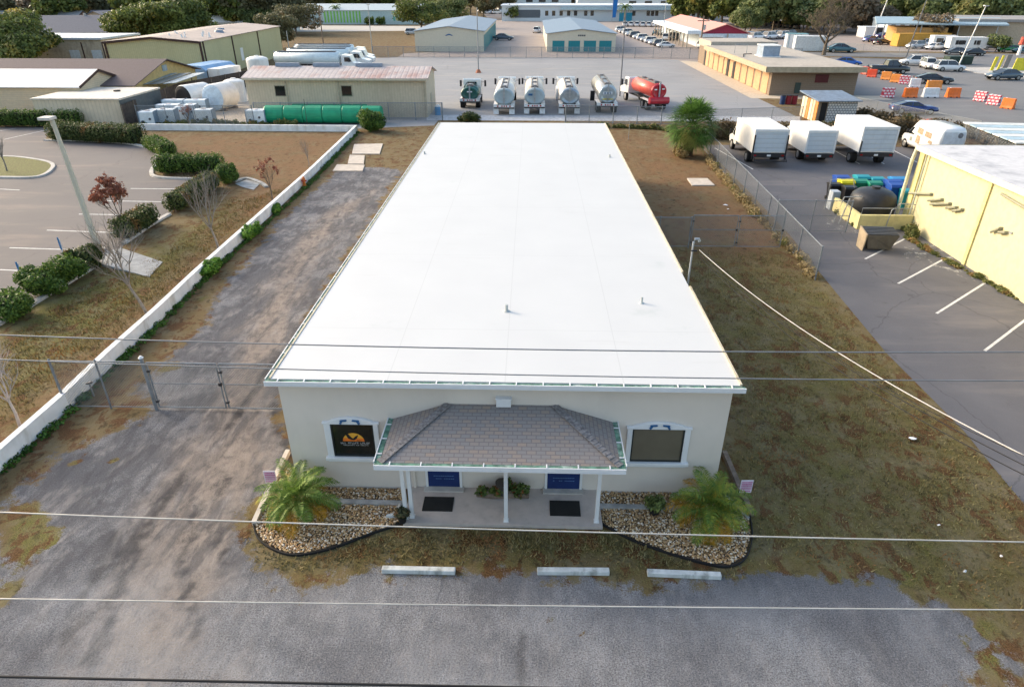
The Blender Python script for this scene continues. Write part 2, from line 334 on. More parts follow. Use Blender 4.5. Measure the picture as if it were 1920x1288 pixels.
def asphalt(name, c1, c2, crack=.5, pale=(.3,.29,.27), pa=.25, sc=.25, wet=0):
    m, nt, bs, L = newmat(name); c = coord(nt)
    f = noi(nt, c, sc, 7, .62, .4); g = noi(nt, c, 45, 3, .8); st = noi(nt, coord(nt, (.25,1.1,1)), .5, 6, .6)
    o = mix(nt, c1, c2, f); o = mix(nt, o, [x*1.9 for x in c2], math_(nt, 'MULTIPLY', ramp(nt, g, .5, .8), .35))
    o = mix(nt, o, pale, math_(nt, 'MULTIPLY', ramp(nt, st, .5, .75), pa))
    o = mix(nt, o, [x*.35 for x in c1], math_(nt, 'MULTIPLY', ramp(nt, noi(nt, coord(nt, loc=(9,4,0)), .8, 6, .7), .6, .74), .45))
    v = nt.nodes.new('ShaderNodeTexVoronoi'); v.feature = 'DISTANCE_TO_EDGE'; v.inputs['Scale'].default_value = .11
    dm = nt.nodes.new('ShaderNodeVectorMath'); dm.operation = 'ADD'; nn = nt.nodes.new('ShaderNodeTexNoise'); nn.inputs['Scale'].default_value = .7; nn.inputs['Detail'].default_value = 6
    L(c, nn.inputs[0]); L(c, dm.inputs[0]); L(nn.outputs['Color'], dm.inputs[1]); L(dm.outputs[0], v.inputs['Vector'])
    cr = math_(nt, 'MULTIPLY', math_(nt, 'LESS_THAN', v.outputs['Distance'], .003), crack*.35)
    o = mix(nt, o, [x*.3 for x in c1], cr)
    L(o, bs.inputs['Base Color']); bs.inputs['Roughness'].default_value = .85; bs.inputs['Specular IOR Level'].default_value = .3; bump(nt, bs, g, .3, .01); return m
ASPH = asphalt('parking_asphalt', (.08,.08,.09), (.142,.14,.15), .7, (.22,.20,.19), .5, .35)
ASPW = asphalt('warm_asphalt', (.10,.095,.10), (.17,.155,.15), .5, (.30,.235,.2), .45, .12)
LOT = asphalt('pale_lot_asphalt', (.19,.195,.205), (.31,.31,.315), .7, (.40,.36,.31), .5, .12)
ROADM = asphalt('road_asphalt', (.13,.13,.135), (.2,.2,.2), .3)
FARG = asphalt('packed_shell', (.24,.20,.18), (.36,.31,.28), .1, (.42,.38,.34), .4)
def sheet(name, poly, z, mat, holes=None):
    mb = MB(); n = len(poly); mb.add([(p[0], p[1], z) for p in poly], [tuple(range(n))]); o = mb.build(name, mat, fix=False)
    import bmesh
    bm = bmesh.new(); bm.from_mesh(o.data); bmesh.ops.triangulate(bm, faces=bm.faces, ngon_method='EAR_CLIP')
    for f in bm.faces:
        if f.normal.z < 0: f.normal_flip()
    bm.to_mesh(o.data); bm.free(); return struct(o)
lp = pg((0,612),(215,480),(240,452),(318,402),(372,338),(290,332),(282,322),(296,300),(290,284),(250,272),(180,266),(84,264),(96,238),(0,238))
sheet('left_parking_lot', lp+[(-75,60),(-60,20),(-30,20)], .004, ASPW)
rp = pg((1955,985),(1882,900),(1809,810),(1751,751),(1663,663),(1587,572),(1532,505),(1480,440),(1400,355),(1318,272),(1700,276),(1850,290))+[(60,55),(60,6),(16.5,6)]
sheet('right_parking_lot', rp, .004, ASPH)
ml = pg((825,222),(1500,222),(1400,175),(1270,113),(1100,108),(740,108),(620,112),(560,130),(530,160))+[(-34,92),(-36,67.5),(-20,67.5),(-10,70)]
sheet('truck_yard', ml, .004, LOT)
sheet('tank_yard', pg((262,238),(478,238),(480,150),(400,150),(320,190)), .006, P('yard_slab', (.42,.36,.29), .9, var=.2, dirt=.5, dcol=(.25,.23,.2)))
sheet('concrete_apron', pg((800,216),(1500,219),(1500,229),(800,226)), .010, P('apron_concrete', (.42,.43,.45), .9, var=.2, dirt=.6, dcol=(.2,.2,.21)))
rl = pg((1600,205),(1700,222),(1960,250))+[(140,95),(160,150)]+pg((1925,108),(1700,112),(1560,108),(1545,112),(1600,140))
sheet('barrier_lot', rl, .004, ROADM)
sheet('cross_road', [(48,147),(200,133),(200,146),(48,156)], .008, ROADM)
sheet('far_lot', [(-26,102),(36,102),(60,160),(160,150),(260,330),(120,420),(-20,400),(-10,160),(-27,150)], .002, FARG)
sheet('far_street', pg((540,60),(860,58),(862,50),(540,48)), .004, P('pale_street', (.45,.42,.38), .9))
dirtlot = sheet('storage_driveway', pg((905,97),(1028,97),(1018,55),(945,20),(900,20),(935,55)), .008, FARG)
# stall lines
LINE = P('line_paint', (.62,.62,.6), .8, var=.1, dirt=.5, dcol=(.2,.2,.2), dsc=4)
def stripe(name, p, q, wd=.11, z=.009):
    mb = MB(); p, q = Vector(p[:2]), Vector(q[:2]); d = (q-p).normalized(); n_ = Vector((-d.y, d.x))*wd/2
    mb.add([(*(p-n_), z), (*(q-n_), z), (*(q+n_), z), (*(p+n_), z)], [(0,1,2,3)]); return struct(mb.build(name, LINE, fix=False))
for a, b in (((245,354),(340,355)),((200,377),(315,379)),((148,402),(300,404)),((88,432),(225,437)),((18,465),(215,471)),((0,506),(60,509)),((0,355),(37,357)),((0,246),(30,241)),((8,262),(88,244)),
             ((1622,486),(1697,448)),((1684,532),(1772,485)),((1756,588),(1848,530)),((1846,658),(1925,598)),((1340,278),(1412,318)),((1555,278),(1612,308)),((1600,276),(1658,308)),((1672,281),(1720,305))):
    stripe('parking_line', G(*a), G(*b))
# pale paint spatter and dust on the asphalt
m, nt, bs, L = newmat('spatter'); tr = nt.nodes.new('ShaderNodeBsdfTransparent'); ms = nt.nodes.new('ShaderNodeMixShader')
f = math_(nt, 'MULTIPLY', ramp(nt, noi(nt, coord(nt), 1.6, 8, .75), .52, .6), .75); bs.inputs['Base Color'].default_value = (.42,.42,.41,1); bs.inputs['Roughness'].default_value = .9
L(f, ms.inputs[0]); L(tr.outputs[0], ms.inputs[1]); L(bs.outputs[0], ms.inputs[2]); L(ms.outputs[0], nt.nodes['Material Output'].inputs[0])
sheet('paint_spatter', pg((1690,462),(1760,455),(1830,500),(1880,545),(1840,535),(1770,505),(1700,490)), .012, m)
sheet('paint_spatter', pg((1560,395),(1600,410),(1625,440),(1580,438),(1545,425)), .012, m)
# kerbs
def kerb(name, pts, wd=.3, h=.12, mat=CONC):
    mb = MB(); pts = [Vector(p[:2]) for p in pts]; rings = []
    for i, p in enumerate(pts):
        d = (pts[min(i+1,len(pts)-1)]-pts[max(i-1,0)]).normalized(); n_ = Vector((-d.y, d.x))*wd/2
        rings.append([(*(p-n_),0),(*(p-n_*.9),h),(*(p+n_*.9),h),(*(p+n_),0)])
    mb.loft(rings); return struct(mb.build(name, mat))
def cur(pts, n=6):                         # catmull-rom through pixels
    P_ = [G(*p) for p in pts]; out = []
    for i in range(len(P_)-1):
        a, b, c_, d = P_[max(i-1,0)], P_[i], P_[i+1], P_[min(i+2,len(P_)-1)]
        for k in range(n):
            t = k/n; out.append(.5*((2*b)+(c_-a)*t+(2*a-5*b+4*c_-d)*t*t+(3*b-a-3*c_+d)*t**3))
    return out+[P_[-1]]
kerb('kerb', cur([(-60,640),(0,608),(100,548),(190,493)]))
kerb('kerb', cur([(232,458),(280,425),(318,403)]))
kerb('kerb', cur([(84,264),(180,266),(250,272),(288,284),(296,302),(284,324),(300,334),(372,337)]))
kerb('kerb', cur([(440,342),(462,336),(488,344),(500,352)]), mat=CONCD)
sheet('drain_slab', pg((440,345),(462,338),(488,345),(476,357),(455,352)), .03, CONCD)
isl = cur([(0,334),(70,333),(98,318),(92,306),(40,297),(0,295)]); kerb('kerb', isl)
sheet('island_grass', [p[:2] for p in isl]+[tuple(G(-60,295))[:2], tuple(G(-60,334))[:2]], .1, P('clipped_turf', (.13,.13,.04), .95, var=.4, sc=9, bmp=.6, dirt=.4, dcol=(.13,.08,.04), dsc=2))
# ------------------------------------------------------------------ main white building
WY, WX0, WX1 = 14.55, -6.62, 5.36
T0 = thing('office_building', 'long white flat-roofed office with green-stained gutters and a grey shingled entrance canopy', 'building', (0,0,0))
MB().b(WX0, WX1, WY, 50.2, 0, 3.58).build('wall', STUCCO, T0)
def roofmat():
    m, nt, bs, L = newmat('white_membrane_roof'); c = coord(nt)
    o = mix(nt, (.49,.50,.505), (.55,.56,.56), noi(nt, c, .5, 5))
    o = mix(nt, o, (.30,.36,.34), math_(nt, 'MULTIPLY', ramp(nt, noi(nt, coord(nt, (1,1.4,1)), .33, 8, .7), .62, .76), .30))
    o = mix(nt, o, (.39,.385,.37), math_(nt, 'MULTIPLY', ramp(nt, noi(nt, coord(nt, (.25,2.2,1)), .8, 6, .7), .58, .72), .22))
    s = nt.nodes.new('ShaderNodeSeparateXYZ'); L(c, s.inputs[0])
    j = math_(nt, 'LESS_THAN', math_(nt, 'PINGPONG', math_(nt, 'ADD', s.outputs[0], .58), 1.53), .013)
    k = math_(nt, 'LESS_THAN', math_(nt, 'PINGPONG', math_(nt, 'ADD', s.outputs[1], 1), 3.05), .013)
    o = mix(nt, o, (.37,.38,.38), math_(nt, 'MULTIPLY', math_(nt, 'MAXIMUM', j, k), .35))
    L(o, bs.inputs['Base Color']); bs.inputs['Roughness'].default_value = .55; bump(nt, bs, noi(nt, c, 1.2, 5), .25, .03); return m
rx0, rx1, ry0, ry1 = -6.70, 5.44, 14.38, 50.5
RF = MB().b(rx0, rx1, ry0, ry1, 3.6, 3.79).build('roof', roofmat(), T0)
ALG = P('algae_stained_channel', (.10,.21,.15), .9, var=.4, sc=6, dirt=.6, dcol=(.55,.62,.58), dsc=4)
def gutter(parent, p, q, nbr, flip=1):     # U channel outside edge p->q with brackets
    p, q = Vector(p), Vector(q); d = (q-p).normalized(); n_ = Vector((d.y, -d.x, 0))*flip
    W = MB(); W.bar(p+n_*.145, q+n_*.145, .025, .10); g = W.build('gutter', WTRIM, parent)
    W = MB(); a, b_ = p+n_*.07+Vector((0,0,.01)), q+n_*.07+Vector((0,0,.01)); W.bar(a, b_, .125, .02); W.build('gutter_channel', ALG, g)
    W = MB(); W.bar(p+n_*.14-Vector((0,0,.07)), q+n_*.14-Vector((0,0,.07)), .05, .03)
    for i in range(nbr):
        c_ = p+(q-p)*((i+.5)/nbr); W.bar(c_-Vector((0,0,-.05)), c_+n_*.13+Vector((0,0,.05)), .03, .02)
    W.build('gutter_bracket', WTRIM, g); return g
gutter(T0, (rx0-.13,ry0,3.74), (rx1+.13,ry0,3.74), 18)
gutter(T0, (rx0,ry1,3.74), (rx0,ry0,3.74), 40)
BEI = P('beige_edge_trim', (.52,.46,.34), .7, dirt=.5, dcol=(.25,.2,.12), dsc=3)
MB().b(rx1, rx1+.06, ry0, 20.6, 3.6, 3.83).b(rx1, rx1+.06, 21.9, ry1, 3.6, 3.83).build('edge_trim', BEI, T0)
MB().b(rx0-.05, rx0, ry0+.02, ry1, 3.62, 3.81).build('edge_trim', BEI, T0)
SOFF = MB().b(rx0, rx1, ry0+.01, WY, 3.56, 3.598).build('soffit', WTRIM, T0)
for px, py, h, r_ in ((950,583,.22,.05),(1203,568,.2,.04),(796,289,.16,.05),(1143,295,.16,.05)):
    q = G(px, py, 3.8); v = thing('roof_pipe', 'x', 'vent'); bpy.data.objects.remove(v)
    MB().cyl((q.x,q.y,3.8),(q.x,q.y,3.8+h), r_, n=12).cyl((q.x,q.y,3.79),(q.x,q.y,3.83), r_*2.4, r_*1.3, n=14).build('vent_pipe', P('pipe_grey', (.42,.45,.44), .6, dirt=.3), RF)
# windows
def window(x0, x1, fx0, fx1, pane, name='window'):
    f = MB(); y = WY
    f.b(fx0, x0, y-.07, y, 1.18, 2.3).b(x1, fx1, y-.07, y, 1.18, 2.3)
    top = [(fx0-.03,2.3)]+[(fx0-.03,2.36),(fx0+.12,2.37)]+[(fx0+.12+(fx1-fx0-.24)*t, 2.37+.16*math.sin(math.pi*t)**.8) for t in [i/12 for i in range(1,12)]]+[(fx1-.12,2.37),(fx1+.03,2.36),(fx1+.03,2.3)]
    f.prof(top, y-.09, y)
    fr = f.build('window_surround', WTRIM, T0, bevel=.012)
    MB().b(fx0-.06, fx1+.06, y-.13, y, 1.08, 1.18).b(fx0, fx1, y-.09, y, 1.02, 1.08).build('sill', WTRIM, fr, bevel=.01)
    MB().b(x0, x1, y-.02, y-.004, 1.18, 2.3).build('pane', pane, fr)
    MB().b(x0, x0+.04, y-.045, y-.021, 1.18, 2.3).b(x1-.04, x1, y-.045, y-.021, 1.18, 2.3).b(x0+.04, x1-.04, y-.045, y-.021, 2.26, 2.3).b(x0+.04, x1-.04, y-.045, y-.021, 1.18, 1.23).build('sash', P('bronze_sash', (.02,.025,.025), .4), fr)
    cx = (fx0+fx1)/2
    for s in (-1, 1):
        g = [(.02,.04),(.24,.055),(.27,.03),(.24,.0),(.10,-.012),(.05,-.10),(.0,-.12),(-.035,-.09),(.01,-.01),(-.01,.02)]
        if s > 0: pts = [(cx+.31-a_*.72-.05, 2.425+b_*.8) for a_, b_ in g]
        else: pts = [(cx-.31+a_*.72+.05, 2.425+b_*.8) for a_, b_ in g]
        MB().prof(pts, y-.125, y-.091).build('pistol_ornament', BLUEP, fr)
    return fr
wl = window(-5.38, -4.20, -5.56, -4.06, P('tinted_glass', (.012,.013,.013), .12, spec=.6))
yy = WY-.024
orange = P('orange_film', (.75,.18,.02), .5); yellow = P('gold_film', (.72,.36,.04), .5)
ox, oz = -4.79, 1.70
arc = lambda r, a0, a1, n=18: [(ox+r*math.cos(R(a0+(a1-a0)*i/n)), oz+r*.92*math.sin(R(a0+(a1-a0)*i/n))) for i in range(n+1)]
a1 = arc(.30, 0, 22, 5); a2 = arc(.30, 22, 158, 20); a3 = arc(.30, 158, 180, 5)
lg = MB(); lg.prof(a1+a3, yy-.004, yy, 0); lg.prof(a2, yy-.004, yy, 1)
lg.prof([(ox-.20,oz+.22),(ox-.13,oz+.25),(ox-.06,oz+.14),(ox-.01,oz+.09),(ox+.06,oz+.17),(ox+.15,oz+.22),(ox+.10,oz+.10),(ox+.02,oz+.04),(ox-.06,oz+.05),(ox-.15,oz+.10)], yy-.009, yy-.005, 2)
lg.prof([(ox+.08,oz+.02),(ox+.26,oz+.035),(ox+.1,oz+.04)], yy-.009, yy-.005, 2)
lg.build('sunset_bird_logo', [orange, yellow, BLACK], wl)
rnd = random.Random(5)
lt = MB(); FILM = P('white_film', (.5,.5,.48), .5)
for zc, h, x0, x1 in ((1.635,.055,-5.16,-4.37),(1.565,.028,-5.09,-4.40)):
    x = x0
    while x < x1:
        wd = h*rnd.uniform(.55,.85)
        if rnd.random() < .9:
            lt.b(x, x+h*.17, yy-.004, yy, zc-h/2, zc+h/2); k = rnd.random()
            if k < .7: lt.b(x+h*.18, x+wd, yy-.004, yy, zc+h*.32, zc+h/2)
            if k > .3: lt.b(x+h*.18, x+wd*.95, yy-.004, yy, zc-h*.5, zc-h*.33)
            if .2 < k < .8: lt.b(x+wd-h*.15, x+wd, yy-.004, yy, zc-h*.3, zc+h*.3)
        x += wd+h*.24
lt.build('window_lettering', FILM, wl)
window(2.86, 4.27, 2.72, 4.42, P('drawn_beige_blind', (.14,.12,.085), .35, var=.05, spec=.6))
# doors
for x0, x1 in ((-2.80,-1.90),(.60,1.52)):
    d = MB().b(x0, x1, WY-.03, WY-.002, .14, 2.12).build('door', BLUED, T0)
    k = MB()
    for zc in (.42, .52):
        x = x0+.16
        while x < x1-.16:
            wd = rnd.uniform(.02,.05)
            if rnd.random() < .8: k.b(x, x+wd, WY-.034, WY-.031, zc, zc+.018)
            x += wd+.012
    k.build('door_lettering', P('pale_blue_film', (.12,.22,.4), .5), d)
    MB().cyl((x0+.07,WY-.09,1.0),(x0+.07,WY-.03,1.0), .03).build('door_handle', STEEL, d)
    MB().b(x0-.07, x0-.001, WY-.05, WY, .14, 2.19).b(x1+.001, x1+.07, WY-.05, WY, .14, 2.19).b(x0, x1, WY-.05, WY, 2.121, 2.19).build('door_frame', WTRIM, d)
    MB().b(x0-.12, x1+.12, WY-.22, WY, .095, .14).build('door_step', CONC, d)
# canopy
ex0, ex1, ey, ez, kx0, kx1, kz = -3.62, 2.30, 12.68, 2.47, -2.12, .74, 2.98
CV = [(ex0,ey,ez),(ex1,ey,ez),(ex1,WY,ez),(ex0,WY,ez),(kx0,WY-.01,kz),(kx1,WY-.01,kz)]
canopy = MB().add(CV, [(0,1,5,4),(1,2,5),(3,0,4),(0,3,2,1),(4,5,2,3)]).build('canopy_roof', shingle('grey_shingles', (.205,.195,.195), (.30,.22,.16), .24, .12), T0)
uv = canopy.data.uv_layers.new(name='UVMap')
for p_ in canopy.data.polygons:
    n_ = p_.normal; up = Vector((0,0,1)); e = Vector((n_.y, -n_.x, 0))
    e = e.normalized() if e.length > .01 else Vector((1,0,0)); g = n_.cross(e)
    for li in p_.loop_indices:
        v = canopy.data.vertices[canopy.data.loops[li].vertex_index].co; uv.data[li].uv = (v.dot(e)*1, v.dot(g))
HIP = P('hip_cap_shingle', (.185,.175,.175), .9, var=.35, sc=12)
for a, b_ in (((ex0,ey,ez),(kx0,WY-.05,kz)),((ex1,ey,ez),(kx1,WY-.05,kz))):
    a, b_ = Vector(a), Vector(b_); n = 17; hc = MB()
    for i in range(n):
        p = a.lerp(b_, i/n); q = a.lerp(b_, (i+1.25)/n); hc.bar(p+Vector((0,0,.03)), q+Vector((0,0,.012)), .21, .012)
    hc.build('hip_cap', HIP, canopy)
gutter(canopy, (ex0-.12,ey,ez-.02), (ex1+.12,ey,ez-.02), 8)
for a, b_ in (((ex0,WY,ez-.02),(ex0,ey,ez-.02)),((ex1,ey,ez-.02),(ex1,WY,ez-.02))): gutter(canopy, a, b_, 3)
MB().b(ex0, ex1, ey+.01, WY, ez-.16, ez-.004).build('fascia', WTRIM, canopy)
for x, y in ((-3.24,13.28),(-3.08,13.32),(-.53,13.24),(1.90,13.28)):
    MB().b(x-.05, x+.05, y-.05, y+.05, .1, ez-.17).b(x-.07, x+.07, y-.07, y+.07, .1, .14).build('post', WTRIM, T0)
MB().b(-.82, -.43, WY-.14, WY, 2.98, 3.22).b(-.84, -.41, WY-.16, WY, 3.22, 3.25).build('light_box', WTRIM, T0, bevel=.01)
MB().b(WX0+3.4, WX0+3.46, WY-.06, WY, .1, 2.4).build('conduit', STUCCO, T0)
struct(MB().b(-3.30, 2.06, 13.08, WY-.001, 0, .095).build('porch_slab', P('porch_concrete', (.47,.41,.37), .9, var=.06, dirt=.35, dcol=(.25,.22,.2), dsc=2)))
MATM = P('rubber_mat', (.012,.013,.013), .95, bmp=.8, bsc=90)
tag(MB().b(-2.86,-2.02,13.55,14.12,.097,.112).build('door_mat', MATM), 'black rubber mat before the left blue door', 'door mat', 'black door mats on the porch')
tag(MB().b(.66,1.50,13.46,14.06,.097,.112).build('door_mat', MATM), 'black rubber mat before the right blue door', 'door mat', 'black door mats on the porch')
# service mast
q = G(1287, 515, 3.8)
ms = thing('service_mast', 'grey electric service mast with weatherhead rising from the right roof edge', 'mast', (5.66, q.y, 0))
MB().cyl((0,0,2.2),(0,0,5.0), .035, n=12).build('mast_pipe', STEEL, ms)
MB().tube([(0,0,5.0),(.04,0,5.12),(.16,0,5.12),(.2,0,5.03)], .05, 10).build('weatherhead', STEEL, ms)
MB().cyl((-.06,-.02,4.7),(.15,-.02,4.7), .03).build('clamp', DARK, ms)
# ------------------------------------------------------------------ river rock beds
bedL = pg((560,900),(600,914),(755,918),(762,972),(742,986),(700,1000),(640,1022),(590,1037),(545,1041),(505,1026),(482,1002),(478,972),(503,925),(543,868))
bedR = pg((1122,921),(1320,925),(1368,935),(1402,962),(1408,1008),(1397,1045),(1370,1061),(1332,1059),(1250,1036),(1180,1011),(1120,978))
def rocks(name, poly, label, seed):
    r = np.random.RandomState(seed); a = np.array(poly); x0, y0 = a.min(0); x1, y1 = a.max(0); st = .045
    X, Y = np.meshgrid(np.arange(x0, x1, st), np.arange(y0, y1, st)); X = X.ravel()+r.uniform(-.025,.025,X.size); Y = Y.ravel()+r.uniform(-.025,.025,Y.size)
    k = (sdf(poly, X, Y) > .02) & ((Y < WY-.02) | (X < WX0-.03)| (X > WX1+.03)) & ~((X > -3.33) & (X < 2.09) & (Y > 13.0)); X, Y = X[k], Y[k]; n = len(X)
    ico = np.array([(0,0,1),(.9,0,.35),(.28,.85,.35),(-.72,.53,.35),(-.72,-.53,.35),(.28,-.85,.35),(.72,.53,-.4),(-.28,.85,-.4),(-.9,0,-.4),(-.28,-.85,-.4),(.72,-.53,-.4)])
    fc = np.array([(0,1,2),(0,2,3),(0,3,4),(0,4,5),(0,5,1),(1,6,2),(2,7,3),(3,8,4),(4,9,5),(5,10,1),(6,7,2),(7,8,3),(8,9,4),(9,10,5),(10,6,1)])
    s = r.uniform(.021,.040,(n,1,1))*np.stack([r.uniform(.8,1.25,n),r.uniform(.7,1.1,n),r.uniform(.5,.85,n)],1)[:,None,:]
    V = ico[None]*s*(1+r.uniform(-.12,.12,(n,11,1))); t = r.uniform(0,6.28,n)
    c_, s_ = np.cos(t)[:,None], np.sin(t)[:,None]
    W = np.stack([V[:,:,0]*c_-V[:,:,1]*s_+X[:,None], V[:,:,0]*s_+V[:,:,1]*c_+Y[:,None], V[:,:,2]+.045+r.uniform(0,.02,n)[:,None]],2).reshape(-1,3)
    Fq = (fc[None]+(np.arange(n)*11)[:,None,None]).reshape(-1,3)
    m, nt, bs, L = newmat('river_rock'); g = nt.nodes.new('ShaderNodeNewGeometry'); cr_ = nt.nodes.new('ShaderNodeValToRGB'); L(g.outputs['Random Per Island'], cr_.inputs[0])
    e = cr_.color_ramp.elements; e[0].color = (.08,.055,.03,1); e[1].color = (.68,.62,.54,1)
    for p_, c0 in ((.25,(.34,.20,.08,1)),(.5,(.52,.36,.18,1)),(.7,(.30,.17,.08,1)),(.82,(.64,.52,.36,1))):
        x = e.new(p_); x.color = c0
    L(cr_.outputs[0], bs.inputs['Base Color']); bs.inputs['Roughness'].default_value = .7
    o = npmesh(name, W, Fq, m, smooth=True); return tag(o, label, 'gravel', None, 'stuff')
rocks('river_rock', bedL, 'tan and white river rock filling the planting bed left of the porch', 1)
rocks('river_rock', bedR, 'tan and white river rock filling the planting bed right of the porch', 2)
SOIL = P('bed_soil', (.09,.065,.045), .95, bmp=.5)
sheet('bed_soil_left', bedL, .008, SOIL); sheet('bed_soil_right', bedR, .008, SOIL)
def border(name, pts, label, cat, wd, h, mat, group=None):
    mb = MB(); P_ = [Vector(p[:2]) for p in pts]; rings = []
    for i, p in enumerate(P_):
        d = (P_[min(i+1,len(P_)-1)]-P_[max(i-1,0)]).normalized(); n_ = Vector((-d.y, d.x))*wd/2
        rings.append([(*(p-n_),.0),(*(p-n_),h),(*(p+n_),h),(*(p+n_),.0)])
    mb.loft(rings); return tag(mb.build(name, mat), label, cat, group)
border('bed_edging', cur([(762,975),(742,987),(700,1001),(640,1024),(590,1038),(545,1042),(505,1028),(480,1004),(476,972)]), 'thin black edging strip curving round the left rock bed', 'edging', .025, .075, BLACK, 'black edging of the rock beds')
border('bed_edging', cur([(1118,978),(1180,1012),(1250,1038),(1332,1061),(1372,1063),(1399,1046),(1410,1008),(1405,965)]), 'thin black edging strip curving round the right rock bed', 'edging', .025, .075, BLACK, 'black edging of the rock beds')
border('landscape_kerb', [G(541,850), G(505,925), G(478,985)], 'pale concrete kerb beside the left palm running to the building corner', 'kerb', .13, .16, P('pale_kerb', (.5,.46,.4), .9, dirt=.3))
border('landscape_timber', [G(1357,852), G(1388,925), G(1408,968)], 'weathered grey timber slanting from the right building corner', 'timber', .14, .16, WOOD)
border('landscape_timber', [G(1330,938), G(1362,935),G(1402,975)], 'pale broken timber lying behind the right palm', 'timber', .1, .1, CONCD)
border('paving_strip', [G(618,943), G(757,947)], 'narrow grey concrete strip across the left rock bed', 'edging', .17, .1, CONCD, 'concrete strips across the beds')
border('paving_strip', [G(1120,952), G(1275,956)], 'narrow grey concrete strip across the right rock bed', 'edging', .17, .1, CONCD, 'concrete strips across the beds')
# wheel stops
def wstop(p, q, label):
    p, q = G(*p), G(*q); c_ = (p+q)/2; L_ = (q-p).length
    t = MB().prof([(-.09,0),(.09,0),(.075,.12),(-.075,.12)], -L_/2, L_/2, ax='x').build('wheel_stop', P('chipped_white_concrete', (.52,.54,.53), .9, var=.12, sc=5, dirt=.7, dcol=(.14,.15,.13), dsc=3, bmp=.4), bevel=.015)
    t.location = (c_.x, c_.y, 0); t.rotation_euler = (0,0,math.atan2(q.y-p.y, q.x-p.x)); tag(t, label, 'wheel stop', 'concrete wheel stops in front of the office')
wstop((717,1070),(854,1073), 'concrete wheel stop furthest left, below the left rock bed')
wstop((1007,1073),(1142,1074), 'middle concrete wheel stop in line with the right blue door')
wstop((1213,1076),(1351,1082), 'speckled concrete wheel stop furthest right, below the right rock bed')
# ------------------------------------------------------------------ plants
G1 = leafmat('palm_leaf', (.05,.10,.018), (.16,.23,.045), (.38,.26,.03), .9)
G2 = leafmat('ochre_palm_leaf', (.05,.11,.02), (.17,.20,.03), (.36,.19,.02), 1.0)
OCH = leafmat('ochre_frond', (.14,.11,.015), (.36,.19,.015), (.22,.2,.03), 1.5)
def palm(loc, label, mat, nfr=46, Lf=1.25, seed=0, th=.45, och=.8):
    r = random.Random(seed); t = thing('pygmy_palm', label, 'palm', loc, 0, 'small date palms in the rock beds')
    MB().cyl((0,0,0),(0,0,th), .09, .11, 10).build('trunk', P('palm_trunk', (.1,.07,.045), .95, var=.4, sc=20, bmp=.8), t)
    for k in range(nfr):
        a = k*2.399+r.uniform(-.2,.2); el = R(82-95*(k/nfr)**.75+r.uniform(-8,8)); L_ = Lf*r.uniform(.8,1.1); p = Vector((0,0,th)); pts = [p.copy()]; n = 22
        for i in range(n):
            e = el-(i/n)**1.3*R(75); p = p+Vector((math.cos(a)*math.cos(e), math.sin(a)*math.cos(e), math.sin(e)))*L_/n; p.z = max(p.z, .09); pts.append(p.copy())
        mb = MB(); mb.tube(pts[::3]+[pts[-1]], [.011]*7+[.003]*5, 4) if False else mb.tube(pts[::2], .006, 4)
        for i in range(4, n+1):
            d = (pts[i]-pts[i-1]).normalized(); s = d.cross(Vector((0,0,1))).normalized(); u = s.cross(d); ll = .34*math.sin(math.pi*(.18+.8*i/(n+1)))**.6
            for sg in (-1, 1):
                for q in (0, .5):
                    o = pts[i-1].lerp(pts[i], q); dd = (s*sg*.85+d*.55+u*r.uniform(.0,.45)).normalized(); w_ = d*.013
                    tip = o+dd*ll+Vector((0,0,-ll*.25)); mid = o+dd*ll*.5+u*.02
                    mb.add([o-w_*.4, mid-w_, tip, mid+w_, o+w_*.4], [(0,1,2,3,4)])
        mb.build('frond', OCH if k/nfr > och and r.random() < .75 else mat, t, fix=False)
    return t
palm(tuple(G(563,962)), 'green feathery date palm in the left rock bed', G1, 30, 1.2, 3, .5, .7)
palm(tuple(G(1328,978)), 'ochre and green date palm in the right rock bed', G2, 30, 1.24, 8, .5, .45)
def leaves(name, blobs, n, ls, mat, parent=None, seed=0, shell=.45, flat=.3, asp=1.6):
    """crown of many small leaf faces spread through ellipsoids (cx,cy,cz,rx,ry,rz)"""
    r = np.random.RandomState(seed); B = np.array(blobs, float); vol = (B[:,3]*B[:,4]*B[:,5])**(2/3); k = r.choice(len(B), n, p=vol/vol.sum())
    d = r.normal(size=(n,3)); d /= np.linalg.norm(d,axis=1,keepdims=True); rad = (shell+(1-shell)*r.rand(n)**.6)*(1+r.normal(0,.07,n))
    c_ = B[k,:3]+d*rad[:,None]*B[k,3:6]; nrm = d+r.normal(0,.75,(n,3)); nrm[:,2] += flat; nrm /= np.linalg.norm(nrm,axis=1,keepdims=True)
    t = np.cross(nrm, r.normal(size=(n,3))); t /= np.linalg.norm(t,axis=1,keepdims=True)+1e-9; b_ = np.cross(nrm, t)
    s = (ls*r.uniform(.6,1.3,n))[:,None]; V = np.stack([c_-t*s*asp*.5, c_-b_*s*.5, c_+t*s*asp*.5, c_+b_*s*.5],1).reshape(-1,3)
    return npmesh(name, V, np.arange(4*n).reshape(n,4), mat, parent)
DG = leafmat('hedge_leaf', (.022,.05,.01), (.08,.13,.022), (.14,.16,.03), 1.0, 1.6)
DG2 = leafmat('hedge_leaf_brown', (.025,.045,.012), (.07,.085,.025), (.16,.09,.03), 1.4)
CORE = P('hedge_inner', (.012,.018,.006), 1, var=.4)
VINE = leafmat('vine_leaf', (.04,.10,.015), (.12,.24,.03), (.2,.28,.05), 2)
WEED = leafmat('weed_leaf', (.05,.07,.02), (.15,.15,.05), (.25,.15,.06), 2)
